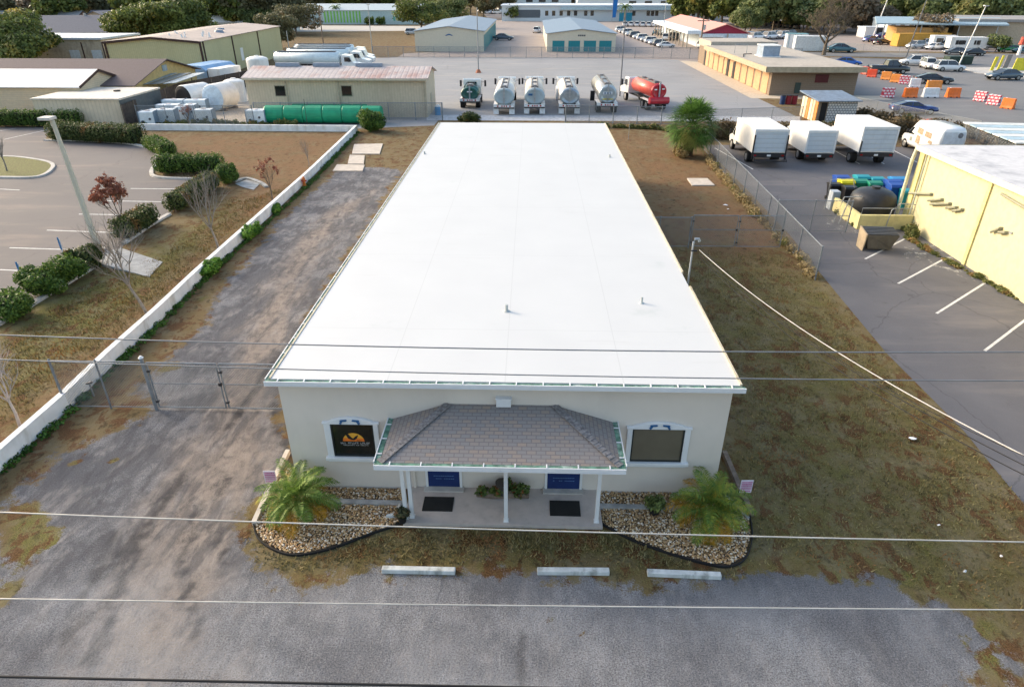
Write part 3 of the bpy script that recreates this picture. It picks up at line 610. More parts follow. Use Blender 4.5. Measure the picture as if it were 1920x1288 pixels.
def bush(px, py, rx, ry, rz, label, mat=DG, n=5200, ls=.085, seed=0, name='shrub', cat='shrub', group=None, core=True, z0=0):
    g = G(px, py); r = random.Random(seed)
    t = thing(name, label, cat, (g.x, g.y, z0), r.uniform(-.1,.1), group)
    bl = [(0,0,rz*.52,rx*.8,ry*.8,rz*.5)]
    for i in range(9):
        a = r.uniform(0,6.28); q = r.uniform(.35,.82); bl.append((math.cos(a)*rx*q, math.sin(a)*ry*q, rz*r.uniform(.3,.78), rx*r.uniform(.2,.48), ry*r.uniform(.22,.5), rz*r.uniform(.2,.38)))
    leaves('foliage', bl, n, ls, mat, t, seed, .6)
    MB().tube([(0,0,0),(0,0,rz*.5)], .05, 6).build('stem', WOOD, t)
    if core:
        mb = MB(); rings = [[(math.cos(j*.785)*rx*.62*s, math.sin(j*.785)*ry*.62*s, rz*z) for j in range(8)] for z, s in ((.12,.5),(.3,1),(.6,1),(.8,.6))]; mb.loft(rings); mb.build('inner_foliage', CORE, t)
    return t
hg = 'shrubs of the hedge round the left parking lot'
bush(28,594,1.15,1.0,1.15,'rounded dark green shrub at the near left corner of the photo',seed=1,group=hg)
bush(82,552,1.0,1.0,1.25,'dark green shrub behind the nearest blue sign post',seed=2,group=hg)
bush(125,527,1.0,1.05,1.3,'tall dark green shrub between the two blue sign posts',seed=3,group=hg)
bush(166,505,.8,.85,1.2,'olive and brown shrub left of the lamp pole base',DG2,seed=4,group=hg)
def hedge(pts, w_, h, label, mat=DG, seed=0, dens=900, group=hg, name='hedge'):
    P_ = [G(*p) for p in pts]; c_ = P_[0]; t = thing(name, label, 'hedge', tuple(c_), 0, group); bl = []; r = random.Random(seed); tot = 0
    mb = MB(); ring = []
    for a, b_ in zip(P_[:-1], P_[1:]):
        L_ = (b_-a).length; tot += L_; n = max(2, int(L_/.45))
        for i in range(n+1):
            p = a.lerp(b_, i/n)-c_
            for s in (-.27,.27):
                d = (b_-a).normalized(); q = p+Vector((-d.y,d.x,0))*s*w_
                bl.append((q.x+r.uniform(-.06,.06), q.y, h*r.uniform(.5,.56), .4, w_*.36, h*r.uniform(.44,.5))); 
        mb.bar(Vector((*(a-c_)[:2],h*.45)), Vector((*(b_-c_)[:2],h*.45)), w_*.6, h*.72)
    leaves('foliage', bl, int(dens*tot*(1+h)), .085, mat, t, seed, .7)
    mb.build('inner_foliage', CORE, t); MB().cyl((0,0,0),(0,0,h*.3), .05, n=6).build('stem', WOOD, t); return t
hedge([(232,450),(282,420)], 1.15, 1.25, 'clipped green hedge block standing alone beside the red leaved tree', DG2, 5)
hedge([(330,397),(400,352)], 1.1, 1.2, 'long clipped hedge running down beside the short parking lines', DG2, 6)
bush(428,344,1.0,.9,1.45,'round green shrub where the clipped hedges meet',seed=7,group=hg)
hedge([(305,325),(412,325)], 1.3, 1.5, 'thick clipped hedge along the kerb at the back of the parking lot', DG, 8)
hedge([(286,280),(318,296)], 1.3, 1.3, 'short clipped hedge behind the curved kerb', DG, 9)
hedge([(110,262),(262,270)], 2.0, 1.7, 'long loose hedge with pale flowers below the cream workshop', DG2, 10, 800)
for i, (a, b_) in enumerate(((2,34),(38,54),(64,88),(116,150))):
    hedge([(a-4,238),(b_,238)], 1.4, 1.7, ['clipped dark hedge block at the far left edge','clipped hedge block second from the left edge','clipped hedge block third from the left edge','clipped hedge block just right of the lamp head'][i], DG, 11+i, 700, 'clipped hedge blocks before the cream workshop')
bush(700,246,1.7,1.3,1.9,'large loose green shrub at the end of the white garden wall',DG,8000,.11,20)
bush(880,232,1.1,.8,1.2,'green shrub behind the far end of the white roof',DG2,3500,.1,21)
vg = 'green creepers on the low white wall'
for i, (px, py, s, lb) in enumerate(((400,512,.62,'bright green creeper clump on the low wall nearest the camera'),(470,446,.62,'bright green creeper clump on the middle of the low wall'),(517,398,.42,'small green creeper clump on the far part of the low wall'))):
    bush(px, py, s*.8, s*1.5, s*1.1, lb, VINE, 2200, .09, 30+i, 'creeper', 'creeper', vg, False)
def strip(name, pts, wd, h, n, ls, mat, label, seed, cat='weeds'):
    P_ = [G(*p) for p in pts]; bl = []; r = random.Random(seed)
    for a, b_ in zip(P_[:-1], P_[1:]):
        m_ = max(1, int((b_-a).length/.35))
        for i in range(m_):
            p = a.lerp(b_, i/m_); s = r.uniform(.35,1.3)
            bl.append((p.x+r.uniform(-.3,.3)*wd, p.y, h*s*.4, .22*s+wd*.25, .25*s, h*s*.55))
    return tag(leaves(name, bl, n, ls, mat, None, seed, .2), label, cat, None, 'stuff')
strip('ground_ivy', [(4,886),(135,771),(220,686),(307,604),(386,523),(440,473),(488,432),(590,337),(672,249)], .12, .17, 9000, .07, leafmat('ivy_leaf', (.02,.05,.01), (.06,.13,.02)), 'low green ivy along the foot of the white garden wall', 1)
strip('fence_weeds', [(1325,300),(1380,365),(1440,430),(1500,490),(1530,528)], .5, .45, 6000, .09, leafmat('straw_weed', (.14,.10,.04), (.34,.26,.13), (.1,.12,.03), 2), 'dry straw coloured weeds along the chain link fence', 2)
strip('brush', [(1320,262),(1390,262),(1480,268),(1560,262),(1680,258),(1760,252)], 3.5, 1.6, 26000, .16, leafmat('scrub_leaf', (.045,.035,.018), (.15,.11,.06), (.07,.08,.03), .6), 'brown tangled brush behind the parked box trucks', 3, 'brush')
strip('brush', [(1600,222),(1680,240),(1760,252),(1840,262),(1880,285)], 2.5, 1.3, 16000, .15, leafmat('scrub_leaf', (.045,.035,.018), (.15,.11,.06)), 'brown scrub between the striped shed and the blue car lot', 4, 'brush')
strip('wall_weeds', [(1700,448),(1760,482),(1830,520),(1920,568)], .2, .2, 4200, .06, WEED, 'weeds and dead leaves along the foot of the yellow wall', 5)
strip('wall_weeds', [(1560,392),(1585,408),(1602,428)], .3, .35, 1500, .07, WEED, 'weeds along the left side of the yellow enclosure wall', 8)
strip('wall_weeds', [(1678,428),(1705,438),(1715,452)], .4, .7, 2200, .08, WEED, 'taller weeds where the enclosure meets the yellow building', 9)
strip('wall_weeds', [(270,238),(330,236),(400,234),(460,236),(560,236)], .5, .6, 4500, .12, WEED, 'weeds behind the far white garden wall', 6)
strip('fence_weeds', [(1060,238),(1150,240),(1230,243),(1300,256)], .8, .5, 5000, .14, WEED, 'dark weeds along the fence behind the white roof', 7)
# grass tufts on the near lawns
def tufts(name, poly, n, label, seed, mat, h=.07):
    r = np.random.RandomState(seed); a = np.array(poly); x0, y0 = a.min(0); x1, y1 = a.max(0)
    X, Y = r.uniform(x0,x1,n), r.uniform(y0,y1,n); s = np.array([mnoise.noise((x*.9,y*.9,seed)) for x, y in zip(X, Y)])
    k = (sdf(poly, X, Y) > r.uniform(-.3,.5,n)) & (s > -.9+r.normal(0,.35,n)) & ~((X > WX0-.2) & (X < WX1+.2) & (Y > 13)) & (sdf(bedR,X,Y) < -.1) & (sdf(bedL,X,Y) < -.1); X, Y, s = X[k], Y[k], s[k]; m_ = len(X)
    al = r.uniform(0,6.28,m_); hh = h*r.uniform(.5,1.3,m_)*(1+s); dx, dy = np.cos(al)*.02, np.sin(al)*.02; lx, ly = r.normal(0,.045,m_), r.normal(0,.045,m_)
    V = np.stack([np.stack([X-dx,Y-dy,0*X],1), np.stack([X+dx,Y+dy,0*X],1), np.stack([X+lx,Y+ly,hh],1)],1).reshape(-1,3)
    return tag(npmesh(name, V, np.arange(3*m_).reshape(m_,3), mat), label, 'grass', None, 'stuff')
GR1 = leafmat('lawn_blade', (.08,.07,.028), (.23,.19,.085), (.20,.10,.04), 1.0)
lawn2 = pg((1370,720),(1300,560),(1260,475),(1460,472),(1540,540),(1700,720),(1920,935),(1920,1190),(1780,1110),(1640,1060),(1400,1055),(1405,960))
tufts('lawn_grass', lawn2, 26000, 'mottled olive and rusty lawn grass right of the office', 1, GR1)
tufts('lawn_grass', pg((460,1000),(500,1050),(560,1070),(700,1045),(1100,1050),(1330,1070),(1400,1075),(1300,1062),(1130,985),(770,985),(560,1045),(470,1000)), 12000, 'mottled brown grass strip in front of the porch', 2, GR1)
tufts('verge_grass', pg((0,640),(190,520),(300,480),(440,370),(480,370),(560,340),(420,450),(270,590),(60,760),(0,810)), 20000, 'brown and green verge grass left of the low white wall', 3, leafmat('verge_blade', (.055,.05,.016), (.17,.12,.045), (.17,.08,.025), .8), .09)
# potted plants on the porch
def pot(px, py, r_, h, n, sp, ht, mat, label, seed, pm=BLACK, z=.1):
    g = G(px, py, z); t = thing('potted_plant', label, 'plant', (g.x, g.y, z)); mb = MB()
    mb.loft([[(math.cos(j*.524)*q, math.sin(j*.524)*q, zz) for j in range(12)] for q, zz in ((r_*.7,0),(r_,h),(r_*1.08,h),(r_*1.08,h*1.1),(r_*.9,h*1.1),(r_*.85,h*.95))]); mb.build('pot', pm, t)
    leaves('foliage', [(0,0,h+ht*.5,sp,sp,ht*.55),(sp*.4,0,h+ht*.4,sp*.6,sp*.6,ht*.4)], n, .055, mat, t, seed, .1, asp=2.6); return t
CROT = leafmat('croton_leaf', (.03,.06,.015), (.09,.12,.03), (.28,.04,.02), 6)
pot(755,978,.13,.2,420,.22,.25,leafmat('dark_shrub_leaf',(.02,.03,.02),(.07,.07,.03),(.2,.08,.03),6),'dark potted plant by the left canopy post','1'.__len__())
pot(1226,962,.17,.2,620,.30,.34,leafmat('sparse_leaf',(.05,.07,.02),(.14,.17,.05)),'black pot of sparse green plant in the right rock bed',2, z=.03)
pl = thing('planter', 'log planter of red and green croton leaves between the porch doors', 'planter', tuple(G(942,932,.1)))
MB().tube([(-.72,.05,.12),(-.3,0,.13),(.2,.03,.12),(.75,.0,.13)], [.13,.15,.14,.12], 10).build('log', WOOD, pl)
leaves('foliage', [(-.55,0,.22,.2,.16,.15),(-.15,-.05,.25,.25,.16,.16),(.5,-.02,.3,.28,.18,.24),(.15,.1,.32,.2,.15,.3)], 1100, .075, CROT, pl, 3, .1)
MB().cyl((0,.05,.1),(0,.05,.5), .17, .2, 14).build('urn', P('urn_glaze', (.05,.045,.04), .6), pl)
gn = tag(MB().tube([(0,0,0),(.05,0,.1),(0,.02,.22),(.02,0,.34)], [.11,.14,.1,.05], 9).build('garden_stone', CONCD, smooth=True), 'grey mottled garden figure beside the left canopy post', 'ornament'); gn.location = G(752, 962, .02)
ls = tag(MB().tube([(0,0,.05),(.22,.02,.07),(.42,0,.05)], [.05,.08,.03], 8).build('spotlight', P('spot_grey', (.4,.44,.46), .6)), 'small grey spotlight lying in the left rock bed', 'lamp'); ls.location = G(725, 970, .03)
# signs by the beds
def sgn(px, py, z0, label):
    g = G(px, py); t = thing('warning_sign', label, 'sign', tuple(g), R(2), 'pink lettered warning signs beside the palms')
    MB().b(-.02,.02,-.02,.02,0,z0+.1).build('post', DARK, t)
    p_ = MB().b(-.17,.17,-.035,-.021,z0,z0+.44).build('panel', P('sign_white', (.75,.68,.76), .5), t)
    mb = MB(); r = random.Random(px)
    for i, (zz, h) in enumerate(((.37,.04),(.30,.05),(.23,.035),(.17,.02),(.13,.02),(.06,.035))):
        x = -.14
        while x < .14: w_ = r.uniform(.012,.035); mb.b(x, min(x+w_,.15), -.041, -.036, z0+zz-h/2, z0+zz+h/2); x += w_+.01
    mb.build('lettering', P('sign_pink', (.55,.12,.32), .5), p_)
sgn(513, 918, .28, 'pink and white warning sign on a post beside the left palm')
sgn(1393, 936, .28, 'pink and white warning sign on a post beside the right palm')
# ------------------------------------------------------------------ low white wall, fences, gate
def wallrun(pts, h, wd, label):
    mb = MB(); P_ = [Vector(p[:2]) for p in pts]; rings = []
    for i, p in enumerate(P_):
        d0 = (P_[i]-P_[i-1]).normalized() if i else (P_[1]-P_[0]).normalized(); d1 = (P_[i+1]-P_[i]).normalized() if i < len(P_)-1 else d0
        d = (d0+d1).normalized(); k = 1/max(.4, d.dot(d0)); n_ = Vector((-d.y, d.x))*wd/2*k
        rings.append([(*(p-n_),0),(*(p-n_),h),(*(p+n_),h),(*(p+n_),0)])
    mb.loft(rings); return tag(mb.build('garden_wall', P('white_masonry', (.74,.76,.77), .85, var=.08, sc=1.5, dirt=.55, dcol=(.33,.31,.24), dsc=1.2, bmp=.3)), label, 'wall')
wallrun([(-15.75,2),(-15.85,14.9),(-15.85,18.4),(-16.0,21.3),(-16.05,25),(-16.25,29.5),(-16.4,37),(-16.6,48.8),(-17.25,66.6),(-39.2,66.8)], .60, .22, 'long low white masonry wall turning left at its far end')
PIPE = P('fence_pipe', (.20,.225,.25), .6, .25, var=.2)
def fence(p, q, h, sp, label, bottom=True, gates=(), thick=.03, top=True, group=None, mesh=True, mid=None, name='chain_link_fence', cat='fence', skip=()):
    p, q = Vector((*p[:2],0)), Vector((*q[:2],0)); L_ = (q-p).length
    t = thing(name, label, cat, tuple(p), math.atan2(q.y-p.y, q.x-p.x), group)
    n = max(1, round(L_/sp))
    for i in range(n+1):
        if i in skip: continue
        x = L_*i/n; MB().cyl((x,0,0),(x,0,h), thick*(1.35 if i in (0,n) else 1), n=8).cyl((x,0,h),(x,0,h+.05), thick*1.5, .01, n=8).build('post', PIPE, t)
    if top: MB().cyl((0,0,h-.03),(L_,0,h-.03), thick*.7, n=6).build('top_rail', PIPE, t)
    if bottom: MB().cyl((0,0,.08),(L_,0,.08), thick*.6, n=6).build('bottom_rail', PIPE, t)
    if mid: MB().cyl((0,0,mid),(L_,0,mid), thick*.6, n=6).build('middle_rail', PIPE, t)
    if mesh: MB().add([(0,-.03,.06),(L_,-.03,.06),(L_,-.03,h-.03),(0,-.03,h-.03)], [(0,1,2,3)]).build('wire_mesh', CHAIN, t, fix=False)
    return t
fence((-15.86,18.35),(-12.75,18.35),1.9,1.6,'short chain link fence panel from the low wall to the gate post')
def gate(x0, x1, y, label, h=1.85, rz=0):
    t = thing('gate', label, 'gate', (x0,y,0), rz, 'chain link gates'); L_ = abs(x1-x0)
    MB().tube([(0,0,.1),(0,0,h)], .028, 8).tube([(L_,0,.1),(L_,0,h)], .028, 8).tube([(0,0,h),(L_,0,h)], .026, 8).tube([(0,0,.1),(L_,0,.1)], .026, 8).tube([(0,0,1.05),(L_,0,1.05)], .02, 8).build('frame', PIPE, t)
    MB().add([(0,-.02,.1),(L_,-.02,.1),(L_,-.02,h),(0,-.02,h)], [(0,1,2,3)]).build('wire_mesh', CHAIN, t, fix=False)
    MB().b(-.05,.05,-.05,.05,.3,.36).b(-.05,.05,-.05,.05,1.5,1.56).build('hinge', DARK, t)
    MB().b(L_-.06,L_+.04,-.05,.05,1.0,1.1).build('latch', DARK, t); return t
gate(-12.6,-10.28,18.35,'left leaf of the drive gate hung on the thick post')
gate(-10.18,-6.7,18.35,'right leaf of the drive gate reaching the office wall')
gp = thing('gate_post', 'thick capped steel gate post carrying the drive gate', 'post', (-12.7,18.32,0))
MB().cyl((0,0,0),(0,0,2.05), .06, n=14).build('post', PIPE, gp); MB().cyl((0,0,2.05),(0,0,2.12), .085, .03, n=14).build('cap', WTRIM, gp)
hb = thing('hose_bib', 'small standpipe tap beside the low white wall', 'tap', tuple(G(176,742)))
MB().cyl((0,0,0),(0,0,.55), .03, n=8).build('pipe', STEEL, hb); MB().cyl((-.12,0,.5),(.1,0,.56), .035, n=8).build('tap', DARK, hb)
a, b_ = G(1528,525), G(1318,280)
fence(a, b_, 1.75, 3.0, 'long chain link fence between the lawn and the right parking lot')
fence((5.42,34.7),(8.8,34.7),1.75,1.7,'chain link panel between the office wall and the side gate')
gate(8.9,11.3,34.7,'left leaf of the side yard gate'); gate(11.4,13.8,34.7,'right leaf of the side yard gate')
fence(G(1450,434),G(1585,436),1.9,1.9,'chain link fence across the right parking lot to the tank enclosure',mid=1.0)
a = G(1030,231)
fence(G(1060,231),G(1330,236),1.8,2.6,'chain link fence behind the white roof along the truck yard',thick=.05)
fence(G(480,226),G(830,226),1.8,3.0,'chain link fence in front of the tan metal workshop',thick=.05,bottom=False)
fence(G(262,236),G(478,236),2.0,3.2,'chain link fence in front of the white totes',bottom=False)
fence(G(700,108),G(1190,110),2.0,3.0,'long rusty security fence in front of the storage units',thick=.05,group=None)
fence(G(1190,110),G(1500,112),2.0,3.4,'security fence between the truck yard and the red roofed shed',thick=.05)
fence(G(1500,88),G(1720,108),1.6,4,'chain link fence along the road before the used car lot')
fence(G(1330,238),G(1500,232),1.7,3.0,'chain link fence behind the cabbage palm')
fence(G(1600,212),G(1830,262),1.7,3.2,'chain link fence along the edge of the barrier lot')
for i, px in enumerate((1190,)):
    pass
# orange hydrant, drain apron, pads, litter
hy = thing('fire_hydrant', 'small orange fire hydrant beside the low white wall', 'hydrant', tuple(G(571,350)))
HYO = P('hydrant_orange', (.55,.16,.03), .5)
MB().cyl((0,0,0),(0,0,.55), .12, .11, 12).cyl((0,0,.55),(0,0,.72), .13, .04, 12).cyl((0,0,0),(0,0,.06), .18, n=12).build('barrel', HYO, hy, smooth=False)
MB().cyl((-.2,0,.42),(.2,0,.42), .06, n=10).cyl((0,-.2,.42),(0,0,.42), .07, n=10).build('outlet', P('hydrant_red', (.4,.05,.03), .5), hy)
da = thing('drain_apron', 'sloping grey concrete drain apron beneath the bare tree', 'drain', tuple(G(245,500)))
g0 = G(245,500)
def relp(px, py, z): v = G(px, py)-g0; return (v.x, v.y, z)
MB().add([relp(188,478,.10),(relp(228,470,.16)),relp(305,492,.03),relp(280,520,.03),relp(192,500,.14),relp(188,478,-.05),relp(228,470,-.05),relp(305,492,-.05),relp(280,520,-.05),relp(192,500,-.05)],[(0,4,3,2,1),(0,1,6,5),(1,2,7,6),(2,3,8,7),(3,4,9,8),(4,0,5,9)]).build('slab', CONCD, da)
mb = MB()
for i in range(6):
    a, b_ = Vector(relp(192+i*9,500-i*1+i*1.5,.15-i*.012)), Vector(relp(200+i*9,474+i*2.5,.15-i*.012)); mb.bar(a, b_, .05, .02)
mb.build('groove', P('groove_dark', (.12,.12,.12), .9), da)
PAD = P('pad_concrete', (.52,.46,.39), .9, var=.12, dirt=.4, dcol=(.3,.25,.18), dsc=1.5)
for i, pp in enumerate((((664,272),(718,271),(712,290),(660,290)),((656,292),(684,293),(682,309),(652,309)),((632,310),(684,311),(680,322),(624,322)),((1288,336),(1326,336),(1340,349),(1297,349)))):
    o = MB().prism([tuple(G(*p))[:2] for p in pp][::-1], 0, .07).build('concrete_pad', PAD); tag(o, ['pale concrete pad furthest back on the left drive','small pale concrete pad between the two larger pads','pale concrete pad nearest on the left drive','square concrete pad on the brown lawn right of the office'][i], 'concrete pad', 'old concrete pads')
for i, (px, py, s) in enumerate(((1710,824,.16),(1759,987,.07),(1360,386,.2),(1365,394,.15),(1876,1045,.05),(1808,1074,.05))):
    r = random.Random(i); mb = MB(); g = G(px, py); pts = [(g.x+math.cos(k)*s*r.uniform(.5,1), g.y+math.sin(k)*s*r.uniform(.4,.8), r.uniform(.02,.09)) for k in range(6)]
    mb.add(pts+[(g.x,g.y,.1)], [(k,(k+1)%6,6) for k in range(6)]); o = mb.build('litter', P('white_litter', (.8,.8,.82), .6))
    tag(o, ['crumpled white bag on the lawn right of the office','small white scrap on the lawn right of the right palm','larger white scrap near the fence on the brown lawn','smaller white scrap near the fence on the brown lawn','tiny white scrap by the right edge of the photo','tiny white scrap above the gravel corner'][i], 'litter', 'white litter on the lawn')
# ------------------------------------------------------------------ overhead wires
def wire(px0, py0, px1, py1, z, sag, r_, mat, label, cat='wire', group='overhead wires crossing the picture', ext=2.0):
    sag *= ((1+2*ext)/1.7)**2; te = ext/(1+2*ext)
    a, b_ = G(px0, py0, z), G(px1, py1, z); d = b_-a; a2, b2 = a-d*ext, b_+d*ext; pts = []
    for i in range(81):
        t = i/80; p = a2.lerp(b2, t); p.z -= sag*4*t*(1-t)-sag*4*te*(1-te); pts.append(p)
    return tag(MB().tube(pts, r_, 6).build('overhead_wire', mat, smooth=True), label, cat, group)
WG = P('grey_wire', (.22,.23,.24), .5, .4); WL = P('pale_wire', (.5,.48,.44), .5, .3)
wire(0,628,1920,660,8.6,.25,.009,WG,'grey overhead wire crossing the white roof, the farthest of the wires')
wire(0,674,1920,714,8.4,.2,.008,WG,'grey overhead wire crossing just above the front gutter')
wire(0,960,1920,1016,7.6,.12,.008,WL,'pale overhead wire crossing the two palms')
wire(0,1122,1920,1143,7.4,.05,.007,WL,'pale overhead wire crossing the gravel below the wheel stops')
wire(0,1268,1920,1305,7.2,.03,.013,BLACK,'thick black cable at the bottom left corner of the photo')
a = Vector((5.85, q.y, 4.7))
q0 = G(1287,515,3.8); a = Vector((5.9, q0.y, 4.72))
def drop(a, px, py, z, sag, r_, mat, label, ext=1.25):
    b2 = G(px, py, z); b_ = a+(b2-a)*ext; pts = []
    for i in range(41):
        t = i/40; p = a.lerp(b_, t); p.z -= sag*4*t*(1-t); pts.append(p)
    return tag(MB().tube(pts, r_, 6).build('service_cable', mat, smooth=True), label, 'cable', 'service cables to the mast')
drop(a, 1920, 815, 6.2,   .55, .014, P('twisted_aluminium', (.34,.34,.34), .5, .4), 'thick pale twisted service cable sagging from the mast')
drop(a-Vector((0,.1,.1)), 1920, 826, 6.1, .66, .009, BLACK, 'thin black cable just below the thick service cable')
drop(a-Vector((0,.1,.2)), 1920, 838, 6.0, .75, .009, BLACK, 'lowest thin black cable below the thick service cable')
drop(a+Vector((0,.1,.15)), 1920, 792, 6.4, .9, .007, BLACK, 'thin black cable above the thick service cable at the right edge')
# ------------------------------------------------------------------ vehicles
def GX(px, py, x): d = ray(px, py); return CAMP+d*(x/d.x)
def wheel(mb_parent, x, y, r, w_=.24, ax='y', name='wheel'):
    mb = MB(); s = 1 if (x if ax == 'x' else y) >= 0 else -1
    if ax == 'x': a, b_, e = (x-s*w_,y,r), (x,y,r), (x+s*.012,y,r)
    else: a, b_, e = (x,y-s*w_,r), (x,y,r), (x,y+s*.012,r)
    mb.cyl(a, b_, r, n=20, m=0); mb.cyl(b_, e, r*.62, r*.55, 16, m=1)
    return mb.build(name, [TYRE, P('wheel_rim', (.35,.36,.37), .35, .7)], mb_parent)
def paint(name, c): return P('car_paint_'+name, c, .25, var=.02, coat=.7, spec=.5)
PAINT = {'white':(.72,.73,.74),'silver':(.42,.44,.46),'black':(.01,.011,.013),'navy':(.012,.035,.17),'teal':(.04,.12,.15),'blue':(.015,.10,.42),'slate':(.05,.08,.11),'green':(.02,.30,.06),'red':(.35,.02,.02),'grey':(.10,.11,.12)}
_cars = {}
def car_proto(style, colr):
    k = (style, colr)
    if k in _cars: return _cars[k]
    L_, W_, H_ = {'sedan':(4.7,1.82,1.42),'suv':(4.7,1.9,1.72),'coupe':(4.9,1.9,1.32),'pickup':(5.6,1.95,1.85)}[style]
    pm = paint(colr, PAINT[colr]); t = thing('parked_car', 'x', 'car')
    st = {'sedan':[(0,.5,.78),(.03,.86,.9),(.2,1,.98),(.3,1,1.0),(.5,1,.97),(.7,1,.94),(.85,.97,.86),(.97,.86,.72),(1,.5,.6)],
          'suv':[(0,.6,.85),(.02,.9,1.0),(.15,1,1.08),(.5,1,1.08),(.7,1,1.05),(.85,.98,.98),(.97,.88,.85),(1,.55,.65)],
          'coupe':[(0,.55,.78),(.03,.9,.88),(.15,1,.94),(.3,1,.96),(.5,1,.92),(.7,1,.9),(.88,.97,.86),(.97,.88,.78),(1,.6,.6)],
          'pickup':[(0,.9,1.1),(.01,.97,1.15),(.4,1,1.15),(.7,1,1.15),(.85,.98,1.1),(.98,.9,.95),(1,.6,.7)]}[style]
    rings = []; hw = W_/2
    for u, w_, top in st:
        x = (u-.5)*L_; w2 = hw*w_; z0 = .28 if .06 < u < .94 else .38
        rings.append([(x,-w2*.9,z0),(x,-w2,z0+.15),(x,-w2,top*.62),(x,-w2*.95,top*.9),(x,-w2*.82,top),(x,w2*.82,top),(x,w2*.95,top*.9),(x,w2,top*.62),(x,w2,z0+.15),(x,w2*.9,z0)])
    MB().loft(rings).build('body', pm, t, smooth=True, bevel=0)
    gh = {'sedan':(.12,.30,.56,.76),'suv':(.02,.10,.58,.76),'coupe':(.06,.30,.52,.70),'pickup':(.40,.43,.62,.76)}[style]
    zb = {'sedan':.93,'suv':1.04,'coupe':.9,'pickup':1.12}[style]
    X_ = [(u-.5)*L_ for u in gh]; g = MB(); b0, b1 = hw*.88, hw*.66
    V_ = [(X_[0],-b0,zb),(X_[0],b0,zb),(X_[1],-b1,H_-.03),(X_[1],b1,H_-.03),(X_[2],-b1,H_-.03),(X_[2],b1,H_-.03),(X_[3],-b0,zb),(X_[3],b0,zb)]
    g.add(V_, [(0,1,3,2),(4,5,7,6),(0,2,4,6),(1,7,5,3),(2,3,5,4)]); g.build('windows', GLASSC, t)
    rf = MB(); rf.loft([[(x,-b1*1.02*q,z-.02),(x,-b1*.9*q,z+.03),(x,b1*.9*q,z+.03),(x,b1*1.02*q,z-.02)] for x, q, z in ((X_[1]-.05,.97,H_-.05),(X_[1]*.6+X_[2]*.4,1,H_-.01),(X_[2],1,H_-.02),(X_[2]+.06,.96,H_-.06))])
    for s in (-1,1):
        for a, b_ in ((0,2),(6,4)): rf.bar(Vector(V_[a+(1 if s > 0 else 0)]), Vector(V_[b_+(1 if s > 0 else 0)]), .06, .06)
        xm = (X_[1]+X_[2])/2; rf.bar((xm,s*b0*1.0,zb),(xm,s*b1*1.01,H_-.03), .06, .04)
    rf.build('roof', pm, t, smooth=False)
    for s in (-1, 1):
        for u in (.19,.81): wheel(t, (u-.5)*L_, s*(hw+.01), .34 if style != 'suv' else .37)
        MB().b(L_*.47,L_*.492,s*hw*.7-.15,s*hw*.7+.15,.62,.74).build('headlight', P('lamp_lens', (.6,.62,.65), .2), t)
        MB().b(-L_*.497,-L_*.48,s*hw*.72-.14,s*hw*.72+.14,.72,.84).build('tail_light', P('red_lens', (.3,.01,.01), .2), t)
        MB().b(X_[3]-.35,X_[3]-.18,s*(hw-.02),s*(hw+.16),zb-.02,zb+.13).build('wing_mirror', pm, t)
    _cars[k] = [t, False]; return _cars[k]
def car(style, colr, px, py, deg, label, group=None, sc=1.0):
    pr = car_proto(style, colr); g = G(px, py)
    if not pr[1]: o = pr[0]; pr[1] = True; o.location = g; o.rotation_euler = (0,0,R(deg)); o.scale = (sc,)*3; o['label'] = label; o['_g'] = 1; del o['_g']
    else: o = dup(pr[0], label, tuple(g), R(deg), sc)
    o['group'] = group or 'cars parked in the lots'
    return o
bg_ = 'cars in the barrier lot'
car('coupe','navy',1710,213,-8,'dark blue classic coupe parked nearest in the barrier lot',bg_,1.0)
car('pickup','black',1664,138,-4,'black pickup truck beside the red and orange barriers',bg_,1.1)
car('coupe','black',1748,157,-14,'dark coupe with a pale bonnet behind the orange and white barriers',bg_,1.05)
car('suv','white',1712,123,172,'white car furthest left of the three white cars in the barrier lot',bg_)
car('suv','white',1740,129,-100,'middle white car of the three white cars in the barrier lot',bg_)
car('suv','white',1778,134,-4,'white car with black wheels furthest right of the three white cars',bg_)
car('sedan','slate',1880,150,-176,'slate blue sedan standing alone at the right of the barrier lot',bg_,1.1)
car('sedan','blue',1588,124,-20,'bright blue car just beyond the flat roof of the brown building',bg_)
car('sedan','teal',1576,99,-8,'dark teal car under the big bare tree',bg_,1.25)
ug = 'cars in the used car lot'
for i, (st, c_, px, py, d, lb) in enumerate((('sedan','blue',1632,79,25,'bright blue car at the left end of the used car lot'),('sedan','navy',1655,72,20,'navy car just behind the bright blue car'),('coupe','black',1652,84,30,'black car in front of the navy car in the used car lot'),('sedan','red',1672,74,20,'dark red car behind the black car in the used car lot'),
    ('suv','white',1700,86,200,'white car beside the yellow container, leftmost of its row'),('suv','silver',1715,92,205,'silver car second in the row beside the yellow container'),('suv','white',1733,88,195,'white car third in the row beside the yellow container'),('sedan','white',1752,94,200,'white car fourth in the row beside the yellow container'),('suv','grey',1770,92,200,'grey car before the white box van'),
    ('sedan','grey',1790,103,170,'grey car parked in front of the white caravan'),('sedan','black',1822,105,175,'black car parked right of the white caravan front'),('sedan','grey',1862,94,160,'dull grey car left of the green car'),('sedan','green',1890,98,175,'bright green car at the right edge of the used car lot'),('sedan','teal',1918,100,170,'teal car cut by the right edge of the photo'))):
    car(st, c_, px, py, d, lb, ug)
rg = 'row of cars curving past the storage units'
for i in range(12):
    t = i/11; px = 1166+70*t+12*t*t; py = 60+30*t
    car(('suv','sedan')[i%2], ('white','silver','white','white','grey','white')[i%6], px, py, 10, '%s car, number %d from the far end of the curving car row'%(('white','silver','white','white','grey','white')[i%6], i+1), rg, .9)
